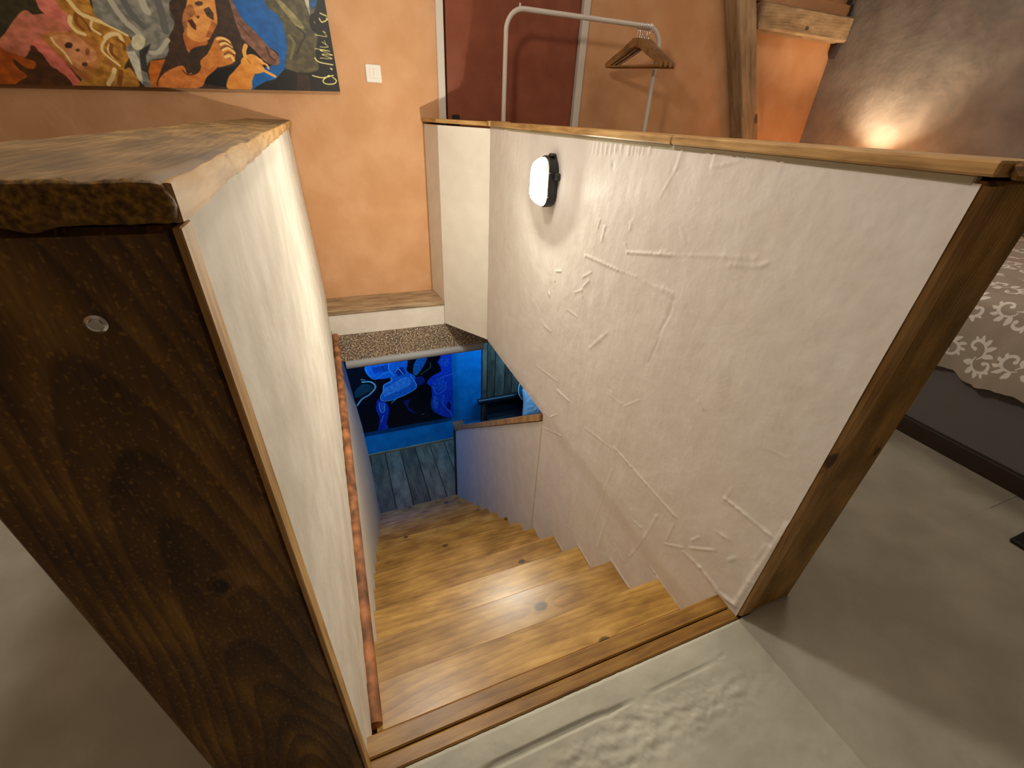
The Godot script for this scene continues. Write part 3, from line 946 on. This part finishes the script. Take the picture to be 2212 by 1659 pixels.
func build_stairs() -> void:
	var ys := [0.0, -0.19, -0.382, -0.56, -0.732, -0.91, -1.068, -1.235, -1.395, -1.56, -1.72, -1.88, -2.04, -2.2]
	var zs := [-0.396, -0.575, -0.786, -0.997, -1.205, -1.41, -1.595, -1.795, -1.985, -2.18, -2.372, -2.562, -2.745, -2.93]
	var s := thing("staircase", Vector3(0.34, LOW, -3.0))
	tag(s, "steep honey-stained pine staircase going down", "staircase")
	var x0 := -0.12
	var x1 := 0.768
	var cx := (x0 + x1) * 0.5
	var wd := x1 - x0
	for k in ys.size():
		var y: float = ys[k]
		var front: float = zs[k]
		var rear: float = -0.3265 if k == 0 else zs[k - 1] + 0.03
		var depth := rear - front
		# two or three glued planks to a tread
		var n := 2
		var z := front
		for p in n:
			var dz: float = depth * ([0.52, 0.48][p] if k > 0 else [0.56, 0.44][p])
			var off := Vector2(rng.randf_range(0.46, 1.2), rng.randf_range(0.06, 0.85))
			part("tread_plank", box(Vector3(cx, y - 0.016 - (0.0006 if p == 1 else 0.0), z + dz * 0.5), Vector3(wd, 0.032, dz - 0.0022), 0.003, 0, off), M.stair_dark if k == 0 else [M.stair, M.stair_mid, M.stair_pale, M.stair, M.stair_mid][(k * 2 + p * 3 + k / 3) % 5], s, -s.position)
			z += dz
		var ry: float = ys[k + 1] if k + 1 < ys.size() else LOW
		part("riser", box(Vector3(cx, (y - 0.034 + ry) * 0.5, front + 0.022), Vector3(wd, y - 0.034 - ry, 0.016), 0.001, 0, Vector2(rng.randf_range(0.46, 1.2), rng.randf_range(0.1, 0.8))), M.stair, s, -s.position)
	part("tread_plank", box(Vector3(cx + 0.02, LOW + 0.012, -3.01), Vector3(wd - 0.04, 0.024, 0.20), 0.003, 0, Vector2(0.8, 0.4)), M.stair, s, -s.position)

func build_bulkhead_lamp() -> void:
	var c := Vector3(0.76, 0.812, -1.533)
	var l := thing("bulkhead_lamp", c)
	tag(l, "lit oval bulkhead wall lamp with ribbed clear glass", "wall lamp")
	# stadium outline in (z, y), grown by g
	var ring := func(hw: float, hh: float, x: float) -> PackedVector3Array:
		var o := PackedVector3Array()
		for k in 40:
			var t := TAU * k / 40.0
			o.append(Vector3(x, sin(t) * hw + signf(sin(t)) * (hh - hw), cos(t) * hw))
		return o
	var loft := func(rings: Array, cap: bool) -> ArrayMesh:
		var st := begin()
		st.set_smooth_group(1)
		for a in rings.size() - 1:
			for k in 40:
				var p: Vector3 = rings[a][k]
				var q: Vector3 = rings[a][(k + 1) % 40]
				var r: Vector3 = rings[a + 1][(k + 1) % 40]
				var e: Vector3 = rings[a + 1][k]
				for v in [p, q, r, p, r, e]:
					st.add_vertex(v)
		if cap:
			st.set_smooth_group(2)
			var f: PackedVector3Array = rings[-1]
			var m := Vector3(f[0].x, 0, 0)
			for k in 40:
				for v in [f[k], f[(k + 1) % 40], m]:
					st.add_vertex(v)
		st.generate_normals()
		return st.commit()
	part("base", loft.call([ring.call(0.046, 0.080, 0.0), ring.call(0.048, 0.084, -0.006), ring.call(0.048, 0.085, -0.033), ring.call(0.046, 0.083, -0.0385), ring.call(0.042, 0.079, -0.0385), ring.call(0.036, 0.072, -0.012)], true), M.black, l)
	part("mounting_lug", box(Vector3(-0.009, 0.022, 0.054), Vector3(0.018, 0.024, 0.018), 0.003), M.black, l)
	part("cable_gland", box(Vector3(-0.015, 0.086, 0.016), Vector3(0.022, 0.012, 0.026), 0.004), M.black, l)
	# ribbed clear glass
	var glass := mat(Color(0.97, 0.98, 1.0, 0.13), 0.55)
	glass.transparency = BaseMaterial3D.TRANSPARENCY_ALPHA
	var gs := begin()
	gs.set_smooth_group(1)
	var rows := 57
	var pts := []
	for j in rows:
		var y := lerpf(-0.081, 0.081, j / float(rows - 1))
		var t := absf(y) / 0.081
		var hw := 0.043 * (sqrt(maxf(0.0, 1.0 - pow(maxf(0.0, (t - 0.5) / 0.5), 2.2))))
		var dep := 0.044 * (1.0 - pow(t, 5.0)) + (0.0012 if j % 2 == 0 else 0.0)
		var row := []
		for k in 15:
			var a := PI * k / 14.0
			var cz := -cos(a)
			row.append(Vector3(-0.035 - dep * pow(sin(a), 0.5), y, signf(cz) * pow(absf(cz), 0.8) * (hw + (0.0008 if j % 2 == 0 else 0.0))))
		pts.append(row)
	for j in rows - 1:
		for k in 14:
			for v in [pts[j][k], pts[j + 1][k + 1], pts[j][k + 1], pts[j][k], pts[j + 1][k], pts[j + 1][k + 1]]:
				gs.add_vertex(v)
	gs.generate_normals()
	part("glass_cover", gs.commit(), glass, l)
	for y in [0.033, -0.045]:
		var w := PackedVector3Array()
		for k in 13:
			var a := PI * k / 12.0
			w.append(Vector3(-0.033 - 0.050 * pow(sin(a), 0.5), y, -cos(a) * 0.048))
		part("guard_wire", tube(w, 0.0012, 6), M.chrome, l)
	var socket := begin()
	add_lathe(socket, Vector3(-0.04, 0.03, 0), PackedVector2Array([Vector2(0.010, -0.005), Vector2(0.011, 0.0), Vector2(0.011, 0.022), Vector2(0, 0.022)]), 16)
	part("socket", socket.commit(), M.plastic_white, l)
	var bulb_mat := mat(Color.WHITE, 0.3)
	bulb_mat.emission_enabled = true
	bulb_mat.emission = Color(1.0, 0.93, 0.8)
	bulb_mat.emission_energy_multiplier = 14.0
	var b := begin()
	add_lathe(b, Vector3(-0.042, -0.03, 0), PackedVector2Array([Vector2(0.0, -0.034), Vector2(0.012, -0.032), Vector2(0.022, -0.022), Vector2(0.026, -0.006), Vector2(0.025, 0.01), Vector2(0.019, 0.028), Vector2(0.012, 0.045)]), 20)
	part("bulb", b.commit(), bulb_mat, l)
	omni(l, "bulb_light", Vector3(-0.0397, -0.045, 0), Color(1.0, 0.965, 0.88), LAMP, 0.006)

const LAMP := 1.15
const PENDANT := 0.85
const BEDSIDE := 1.15
const LED := 5.4
const PANEL := 0.8

func build_pendant() -> void:
	var l := thing("pendant_lamp", Vector3(0.12, 1.80, -1.22))
	tag(l, "round opal pendant lamp hanging over the stairs", "ceiling lamp")
	var m := mat(hue(240, 232, 220), 0.5)
	m.emission_enabled = true
	m.emission = Color(1.0, 0.93, 0.84)
	m.emission_energy_multiplier = 2.0
	var s := begin()
	var prof := PackedVector2Array()
	for k in 13:
		prof.append(Vector2(sin(PI * k / 12.0), -cos(PI * k / 12.0)) * 0.07)
	add_lathe(s, Vector3.ZERO, prof, 24)
	part("globe", s.commit(), m, l)
	part("cord", tube(PackedVector3Array([Vector3(0, 0.07, 0), Vector3(0, TOP - 1.80, 0)]), 0.004, 8), M.black, l)
	omni(l, "globe_light", Vector3.ZERO, Color(1.0, 0.96, 0.9), PENDANT, 0.07)

func build_added_fill_panel() -> void:  # unseen soft fill light, added to brighten the bed side of the room
	var l := thing("added_fill_panel", Vector3(2.3, TOP - 0.02, -1.35))
	tag(l, "added unseen fill light panel on the ceiling over the bed", "ceiling lamp")
	part("housing", box(Vector3(0, 0.008, 0), Vector3(0.62, 0.022, 0.62), 0.003), M.metal_white, l)
	var m := mat(hue(240, 236, 228), 0.5)
	m.emission_enabled = true
	m.emission = Color(1.0, 0.94, 0.86)
	m.emission_energy_multiplier = 1.0
	part("diffuser", box(Vector3(0, -0.006, 0), Vector3(0.58, 0.01, 0.58), 0.002), m, l)
	var al := AreaLight3D.new()
	al.name = "added_fill_glow"
	al.area_size = Vector2(0.58, 0.58)
	al.light_color = Color(1.0, 0.95, 0.88)
	al.light_energy = PANEL
	al.area_range = 12.0
	al.shadow_enabled = true
	l.add_child(al)
	al.position = Vector3(0, -0.014, 0)
	al.rotation.x = -PI / 2

func build_back_wall_things() -> void:
	# red door in its white frame
	var d := thing("door_1", Vector3(1.075, 0, ZB))
	structure(d, "dark red door in a white frame behind the clothes rack", "door")
	part("leaf", box(Vector3(1.08, 1.01, ZB - 0.035), Vector3(0.775, 2.02, 0.04), 0.003), M.door_red, d, -d.position)
	part("frame", box(Vector3(0.657, 1.03, ZB - 0.02), Vector3(0.04, 2.06, 0.07), 0.004), M.metal_white, d, -d.position)
	part("frame", box(Vector3(1.492, 1.03, ZB - 0.02), Vector3(0.042, 2.06, 0.07), 0.004), M.metal_white, d, -d.position)
	part("frame", box(Vector3(1.075, 2.06, ZB - 0.02), Vector3(0.88, 0.042, 0.07), 0.004), M.metal_white, d, -d.position)
	var hd := part("handle_plate", box(Vector3(0.737, 0.91, ZB - 0.01), Vector3(0.042, 0.19, 0.012), 0.004), M.black, d, -d.position)
	hd.set_meta("label", "black door handle plate")
	part("handle", tube(PackedVector3Array([Vector3(0.737, 0.93, ZB - 0.006), Vector3(0.737, 0.93, ZB + 0.04), Vector3(0.80, 0.93, ZB + 0.05), Vector3(0.85, 0.93, ZB + 0.05)]), 0.008, 10), M.black, d, -d.position)
	# light switch
	var sw := thing("light_switch", Vector3(0.3065, 1.163, ZB))
	tag(sw, "square white double light switch on the orange wall", "light switch")
	part("frame", box(Vector3(0, 0, 0.004), Vector3(0.077, 0.077, 0.009), 0.004), M.plastic_white, sw)
	for s in [-1.0, 1.0]:
		part("rocker", box(Vector3(s * 0.0103, 0, 0.0085), Vector3(0.0198, 0.041, 0.005), 0.0012), M.plastic_white, sw)
	# figure painting
	var img := painted(PAINTING_FIGURES, 1620, 1100, 5)
	var pm := mat(Color.WHITE, 0.5)
	pm.albedo_texture = tex(img)
	var p := thing("figure_painting", Vector3(0.1324, 1.0761, -2.742))
	p.rotation.z = deg_to_rad(2.2)
	tag(p, "large oil painting of entwined figures with dark-haired woman, signed", "painting")
	part("canvas", box(Vector3(-0.81, 0.55, -0.015), Vector3(1.618, 1.098, 0.024), 0.003), M.dark_wood, p)
	var q := begin()
	var c4 := [Vector3(-1.62, 0, 0), Vector3(0, 0, 0), Vector3(0, 1.1, 0), Vector3(-1.62, 1.1, 0)]
	tri(q, c4[0], c4[1], c4[2], Vector3.BACK, Vector2(0, 1), Vector2(1, 1), Vector2(1, 0))
	tri(q, c4[0], c4[2], c4[3], Vector3.BACK, Vector2(0, 1), Vector2(1, 0), Vector2(0, 0))
	part("painted_face", q.commit(), pm, p)
	# timber frame members against the wall
	var tb := thing("leaning_timber", Vector3(3.28, 0, -2.71))
	tag(tb, "leaning old timber strut against the orange wall", "beam")
	var t := begin()
	add_box(t, Vector3.ZERO, Vector3(0.137, 2.74, 0.11), 0.008, 1, Vector2(0.8, 0.3), 0.55)
	var beam := part("strut", t.commit(), M.beam, tb)
	beam.position = Vector3(2.73, 1.215, -2.712) - tb.position
	beam.rotation.z = deg_to_rad(25.8)
	var hb := thing("cross_beam", Vector3(3.08, 1.55, -2.72))
	tag(hb, "short rough horizontal timber between strut and grey wall", "beam")
	part("timber", box(Vector3(3.075, 1.617, -2.72), Vector3(0.82, 0.135, 0.10), 0.01, 0, Vector2(0.7, 0.35)), M.beam, hb, -hb.position)
	part("packing_board", box(Vector3(3.06, 1.72, -2.745), Vector3(0.84, 0.06, 0.05), 0.004, 0, Vector2(0.9, 0.1)), M.orange, hb, -hb.position)
	part("sealant", rough_block(Vector3(3.474, 1.64, -2.735), Vector3(0.026, 0.36, 0.05), 0.012, 0.012, 0.012, 131, 0), mat(hue(58, 48, 48), 0.9), hb, -hb.position)

func build_rack() -> void:
	var z := -2.53
	var r := thing("clothes_rack", Vector3(1.38, 0, z))
	tag(r, "white tubular clothes rack in front of the red door", "clothes rack")
	var p := PackedVector3Array([Vector3(0.932, 0.03, z)])
	for k in 9:
		var a := PI / 2 * k / 8.0
		p.append(Vector3(0.932 + 0.09 * (1 - cos(a)), 1.365 + 0.09 * sin(a), z))
	for k in 9:
		var a := PI / 2 * k / 8.0
		p.append(Vector3(1.752 + 0.09 * sin(a), 1.368 + 0.09 * cos(a), z))
	p.append(Vector3(1.85, 0.03, z))
	part("frame_tube", tube(p, 0.0115, 12), M.metal_white, r, -r.position)
	for x in [0.932, 1.85]:
		part("foot", tube(PackedVector3Array([Vector3(x, 0.0135, z - 0.2), Vector3(x, 0.0135, z + 0.2)]), 0.0125, 10), M.metal_white, r, -r.position)
	part("stop_pin", tube(PackedVector3Array([Vector3(1.0, 1.455, z), Vector3(1.0, 1.475, z)]), 0.005, 8), M.metal_white, r, -r.position)
	# wooden hangers pushed together on the bar
	var proto := thing("clothes_hanger", Vector3.ZERO)
	var wst := begin()
	var out := PackedVector2Array()
	var up := [Vector2(-0.20, -0.172), Vector2(-0.197, -0.158), Vector2(-0.14, -0.125), Vector2(-0.085, -0.095), Vector2(-0.045, -0.068), Vector2(-0.022, -0.052), Vector2(0.022, -0.052), Vector2(0.045, -0.068), Vector2(0.085, -0.095), Vector2(0.14, -0.125), Vector2(0.197, -0.158), Vector2(0.20, -0.172)]
	var low := [Vector2(0.193, -0.182), Vector2(0.13, -0.150), Vector2(0.075, -0.122), Vector2(0.03, -0.096), Vector2(0.0, -0.088), Vector2(-0.03, -0.096), Vector2(-0.075, -0.122), Vector2(-0.13, -0.150), Vector2(-0.193, -0.182)]
	for v in up + low: out.append(Vector2(v.y, v.x * 0.86))
	add_prism(wst, out, 0, -0.0065, 0.0065)
	part("shoulders", wst.commit(), M.hanger, proto)
	part("trouser_bar", tube(PackedVector3Array([Vector3(0, -0.176, -0.166), Vector3(0, -0.176, 0.166)]), 0.006, 8), M.hanger, proto)
	var hk := PackedVector3Array([Vector3(0, -0.054, 0), Vector3(0, -0.022, 0), Vector3(0, -0.014, -0.012)])
	for k in 9:
		var a := deg_to_rad(-140 + k * 30.0)
		hk.append(Vector3(0, -0.0, 0) + Vector3(0, sin(a + PI) * -0.014 + 0.0, cos(a) * 0.0155))
	part("hook", tube(hk, 0.0017, 6), M.chrome, proto)
	part("ferrule", tube(PackedVector3Array([Vector3(0, -0.056, 0), Vector3(0, -0.044, 0)]), 0.005, 8), M.chrome, proto)
	var spots := [[1.692, 30.0], [1.708, 37.0], [1.722, 31.0], [1.738, 41.0], [1.752, 34.0], [1.768, 44.0]]
	for i in spots.size():
		var h: Node3D = proto
		if i > 0:
			h = proto.duplicate()
			h.name = numbered("clothes_hanger")
			add_child(h)
		h.position = Vector3(spots[i][0], 1.4555, z)
		h.rotation.y = deg_to_rad(spots[i][1])
		var which := "brown wooden clothes hanger in the middle of the bunch"
		if i == 0: which = "brown wooden clothes hanger on the red door side of the bunch"
		elif i == spots.size() - 1: which = "brown wooden clothes hanger touching the bend of the rack"
		tag(h, which, "clothes hanger", "wooden hangers on the clothes rack")

func build_bed() -> void:
	var b := thing("bed", Vector3(2.7, 0, -0.9))
	tag(b, "double bed with grey base behind the lamp-side parapet", "bed")
	var x0 := 1.99
	part("plinth", box(Vector3((x0 + 3.46) * 0.5, 0.033, -0.92), Vector3(3.46 - x0 - 0.01, 0.066, 1.95), 0.004), M.dark_wood, b, -b.position)
	part("base", box(Vector3((x0 + 3.46) * 0.5, 0.20, -0.92), Vector3(3.46 - x0, 0.268, 1.98), 0.012), M.taupe_base, b, -b.position)
	part("mattress", box(Vector3((x0 + 3.46) * 0.5, 0.435, -0.92), Vector3(3.44 - x0, 0.20, 1.96), 0.05), M.taupe_base, b, -b.position)
	# cover: drapes over the near long side with soft folds
	var n := noise(1.6, 4, 141)
	var nu := 150
	var nv := 130
	var cov := func(i: int, j: int) -> Vector3:
		var z := 0.10 - 2.02 * i / nu
		var s := 1.80 * j / nv                    # arc length from the hem up and over
		var drop := 0.25
		var hem := 0.305 + 0.004 * sin(z * 23.0) + n.get_noise_1d(z * 4.0) * 0.02
		var bulge := 0.02 * sin(z * 17.0 + n.get_noise_1d(z * 3.0) * 4.0)
		if s < drop:
			var t := s / drop
			return Vector3(x0 - 0.032 + bulge * (1.0 - t) * 0.7 + 0.05 * t * t, lerpf(hem, 0.545, t), z)
		var e := s - drop
		var rise := 1.0 - exp(-e / 0.06)
		return Vector3(minf(x0 + 0.018 + e, 3.46), 0.545 + 0.035 * rise + n.get_noise_2d(e * 2.0, z * 2.0) * 0.02 * rise, z)
	var cm := part("bed_cover", sheet(nu, nv, cov, null, 0.0133), M.cover)
	tag(cm, "taupe bed cover printed with white scrolling leaves", "bedspread")
	# bedside: low table and shaded lamp whose glow falls on the grey wall
	var t := thing("bedside_table", Vector3(3.27, 0, -2.2))
	tag(t, "small dark bedside table in the corner behind the bed", "bedside table")
	part("top", box(Vector3(0, 0.485, 0), Vector3(0.36, 0.03, 0.34), 0.004), M.dark_wood, t)
	for sx in [-0.15, 0.15]:
		for sz in [-0.14, 0.14]:
			part("leg", box(Vector3(sx, 0.235, sz), Vector3(0.035, 0.47, 0.035), 0.003, 1), M.dark_wood, t)
	var l := thing("bedside_lamp", Vector3(3.30, 0.50, -2.17))
	tag(l, "small bedside lamp glowing on the grey wall", "table lamp")
	var lb := begin()
	add_lathe(lb, Vector3.ZERO, PackedVector2Array([Vector2(0.06, 0), Vector2(0.06, 0.012), Vector2(0.02, 0.03), Vector2(0.03, 0.08), Vector2(0.012, 0.14), Vector2(0.01, 0.2)]), 20)
	part("foot", lb.commit(), M.dark_wood, l)
	var shade := mat(hue(226, 196, 150), 0.9)
	shade.backlight_enabled = true
	shade.backlight = Color(0.8, 0.6, 0.4)
	var ls := begin()
	add_lathe(ls, Vector3.ZERO, PackedVector2Array([Vector2(0.10, 0.17), Vector2(0.075, 0.34)]), 28)
	part("shade", ls.commit(), shade, l)
	var bm := mat(Color.WHITE, 0.4)
	bm.emission_enabled = true
	bm.emission = Color(1.0, 0.78, 0.5)
	bm.emission_energy_multiplier = 6.0
	var bb := begin()
	add_lathe(bb, Vector3(0, 0.25, 0), PackedVector2Array([Vector2(0, 0.04), Vector2(0.02, 0.03), Vector2(0.028, 0.0), Vector2(0.015, -0.04), Vector2(0.01, -0.055)]), 16)
	part("bulb", bb.commit(), bm, l)
	omni(l, "bulb_light", Vector3(0, 0.255, 0), Color(1.0, 0.88, 0.72), BEDSIDE, 0.028)
	# black mat on the floor by the bed
	var mt := begin()
	add_box(mt, Vector3(1.72 + 0.30, 0.008, -0.23 + 0.25), Vector3(0.6, 0.014, 0.5), 0.004)
	var mm := part("floor_mat", mt.commit(), M.black)
	mm.position = Vector3(0, 0.0, 0)
	tag(mm, "black floor mat in front of the bed", "mat")

func build_lower_room() -> void:
	var z1 := -4.03
	# floor boards along z
	var st := begin()
	span(st, Vector3(-1.6, LOW - 0.12, z1), Vector3(3.0, LOW - 0.022, -0.9))
	var fl := part("floor_lower", st.commit(), M.dark_wood)
	structure(fl, "dark worn floorboards of the lower room", "floor")
	var x := -0.03 - 0.172 * 9
	var i := 0
	while x < 2.9:
		var w := 0.172
		var tone: String = ["old_plank", "old_plank_dark", "old_plank_pale"][[0, 2, 1, 0, 1, 2, 0][i % 7]]
		if not M.has(tone):
			M[tone] = M.old_plank.duplicate()
			M[tone].albedo_color = hue(205, 200, 195) if tone == "old_plank_dark" else hue(250, 246, 240)
		part("floorboard", box(Vector3(x + w * 0.5, LOW - 0.011, -2.78), Vector3(w - 0.006, 0.022, 2.5), 0.003, 2, Vector2(rng.randf(), rng.randf()), 0.6), M[tone], fl)
		x += w
		i += 1
	# blue wall, skirting, plank wall
	var w1 := begin()
	span(w1, Vector3(-1.6, LOW - 0.1, z1 - 0.15), Vector3(1.305, -0.2, z1))
	structure(part("wall_lower_blue", w1.commit(), M.blue_wall), "bright blue wall of the lower room", "wall")
	structure(part("baseboard_lower", box(Vector3(-0.15, LOW + 0.012, z1 + 0.008), Vector3(2.88, 0.024, 0.016), 0.003, 0), M.beam), "thin wooden skirting strip below the blue wall", "skirting")
	w1 = begin()
	span(w1, Vector3(1.305, LOW - 0.1, z1 - 0.15), Vector3(3.0, -0.2, z1 - 0.03))
	var pw := part("wall_lower_plank", w1.commit(), M.dark_wood)
	structure(pw, "dark vertical plank wall beside the blue wall", "wall")
	x = 1.315
	i = 0
	while x < 2.9:
		var w := [0.062, 0.098, 0.12, 0.095, 0.11, 0.104][i % 6] as float
		part("plank", box(Vector3(x + w * 0.5, -1.28, z1 - 0.012 - 0.004 * (i % 2)), Vector3(w - 0.006, 2.15, 0.022), 0.003, 1, Vector2(rng.randf(), rng.randf()), 0.6), M.old_plank if i % 2 == 0 else M.old_plank_dark, pw)
		x += w
		i += 1
	# ceilings and remaining walls
	var c := begin()
	span(c, Vector3(-1.6, -0.36, z1 - 0.15), Vector3(3.15, -0.2, -2.77))
	span(c, Vector3(0.93, -0.2, -2.77), Vector3(3.15, -0.151, -0.9))
	structure(part("ceiling_lower", c.commit(), M.old_plank), "low ceiling of the lower room", "ceiling")
	c = begin()
	span(c, Vector3(3.0, LOW - 0.1, z1 - 0.15), Vector3(3.15, -0.2, -0.9))
	span(c, Vector3(0.86, LOW - 0.1, -0.9), Vector3(3.15, -0.15, -0.75))
	span(c, Vector3(-1.75, LOW - 0.1, z1 - 0.15), Vector3(-1.6, -0.2, -2.5))
	span(c, Vector3(-1.6, LOW - 0.1, -2.65), Vector3(-0.25, -0.15, -2.5))
	structure(part("wall_lower_side", c.commit(), M.white_paint), "pale side walls of the lower room", "wall")
	# agate painting
	var pm := mat(Color.WHITE, 0.35)
	pm.albedo_texture = tex(painted(PAINTING_AGATE, 1150, 1050, 9))
	var p := thing("agate_painting", Vector3(0.962, -2.0095, -4.005))
	tag(p, "abstract painting of blue agate swirls on black", "painting")
	part("canvas", box(Vector3(-0.575, 0.525, -0.0125), Vector3(1.148, 1.048, 0.022), 0.003), M.black, p)
	var q := begin()
	var c4 := [Vector3(-1.15, 0, 0), Vector3(0, 0, 0), Vector3(0, 1.05, 0), Vector3(-1.15, 1.05, 0)]
	tri(q, c4[0], c4[1], c4[2], Vector3.BACK, Vector2(0, 1), Vector2(1, 1), Vector2(1, 0))
	tri(q, c4[0], c4[2], c4[3], Vector3.BACK, Vector2(0, 1), Vector2(1, 0), Vector2(0, 0))
	part("painted_face", q.commit(), pm, p)
	# black daybed with bolster, pillow and round cushion
	var d := thing("daybed", Vector3(1.95, LOW, -3.7))
	tag(d, "low black upholstered daybed against the plank wall", "daybed")
	var leather := mat(hue(30, 30, 36), 0.35)
	part("frame", box(Vector3(2.0, -2.26, -3.68), Vector3(1.3, 0.19, 0.6), 0.01), M.black, d, -d.position)
	for k in 5:
		part("seat_panel", box(Vector3(2.0, -2.10, -3.91 + k * 0.115), Vector3(1.3, 0.13, 0.113), 0.014), leather, d, -d.position)
	part("backrest", box(Vector3(2.0, -1.97, -3.985), Vector3(1.3, 0.22, 0.05), 0.015), leather, d, -d.position)
	part("bolster", tube(PackedVector3Array([Vector3(1.25, -1.836, -3.965), Vector3(2.62, -1.836, -3.965)]), 0.038, 18), leather, d, -d.position)
	var pl := part("pillow", pillow(Vector3(0.46, 0.34, 0.14)), mat(hue(222, 220, 224), 0.9))
	pl.position = Vector3(1.94, -1.84, -3.755)
	pl.rotation = Vector3(deg_to_rad(-28), deg_to_rad(8), deg_to_rad(-12))
	tag(pl, "white pillow leaning on the black daybed", "pillow")
	var rc := thing("round_cushion", Vector3(1.885, -1.73, -3.895))
	rc.rotation = Vector3(deg_to_rad(70), 0, 0)
	tag(rc, "round teal cushion with white piping behind the pillow", "cushion")
	var cs := begin()
	add_lathe(cs, Vector3.ZERO, PackedVector2Array([Vector2(0, -0.05), Vector2(0.1, -0.045), Vector2(0.15, -0.02), Vector2(0.158, 0.0), Vector2(0.15, 0.02), Vector2(0.1, 0.045), Vector2(0, 0.05)]), 36)
	part("pad", cs.commit(), mat(hue(20, 92, 110), 0.9), rc)
	var ring := PackedVector3Array()
	for k in 41:
		ring.append(Vector3(cos(TAU * k / 40.0), 0, sin(TAU * k / 40.0)) * 0.16)
	part("piping", tube(ring, 0.007, 8), mat(hue(226, 222, 226), 0.8), rc)
	# blue strip lights along the lower ceiling
	for spec in [[Vector3(1.9, -0.385, -3.45), 1.1], [Vector3(-0.45, -0.385, -3.45), 0.8]]:
		var led := thing("led_strip_light", spec[0])
		tag(led, "blue light strip on the lower ceiling, at the plank wall" if spec[1] > 1.0 else "blue light strip on the lower ceiling, by the agate painting", "strip light")
		part("housing", box(Vector3(0, 0.012, 0), Vector3(spec[1], 0.02, 0.05), 0.002), M.metal_white, led)
		var em := mat(Color.BLACK, 0.5)
		em.emission_enabled = true
		em.emission = Color(0.12, 0.45, 1.0)
		em.emission_energy_multiplier = 2.0
		part("diffuser", box(Vector3(0, 0.0, 0), Vector3(spec[1] - 0.02, 0.008, 0.04), 0.002), em, led)
		var al := AreaLight3D.new()
		al.name = "strip_glow"
		al.area_size = Vector2(spec[1], 0.05)
		al.light_color = Color(0.44, 0.75, 1.0)
		al.light_energy = LED
		al.area_range = 10.0
		al.shadow_enabled = true
		led.add_child(al)
		al.position = Vector3(0, -0.008, 0)
		al.rotation.x = -deg_to_rad(14)

func pillow(s: Vector3) -> ArrayMesh:
	var n := noise(5.0, 3, 151)
	var st := begin()
	st.set_smooth_group(1)
	var g := 22
	for side in [-1.0, 1.0]:
		var at := func(i: int, j: int) -> Vector3:
			var u := 2.0 * i / g - 1.0
			var v := 2.0 * j / g - 1.0
			var h := pow((1.0 - pow(absf(u), 2.6)) * (1.0 - pow(absf(v), 2.6)), 0.45)
			var pin := 1.0 - 0.07 * (1.0 - absf(u * v))
			return Vector3(u * s.x * 0.5 * pin, v * s.y * 0.5 * pin, side * h * s.z * 0.5 * (1.0 + 0.25 * n.get_noise_2d(u, v + side)))
		for j in g:
			for i in g:
				var a: Vector3 = at.call(i, j)
				var b: Vector3 = at.call(i + 1, j)
				var c: Vector3 = at.call(i + 1, j + 1)
				var d: Vector3 = at.call(i, j + 1)
				for v in ([a, c, b, a, d, c] if side > 0 else [a, b, c, a, c, d]):
					st.add_vertex(v)
	st.generate_normals()
	return st.commit()
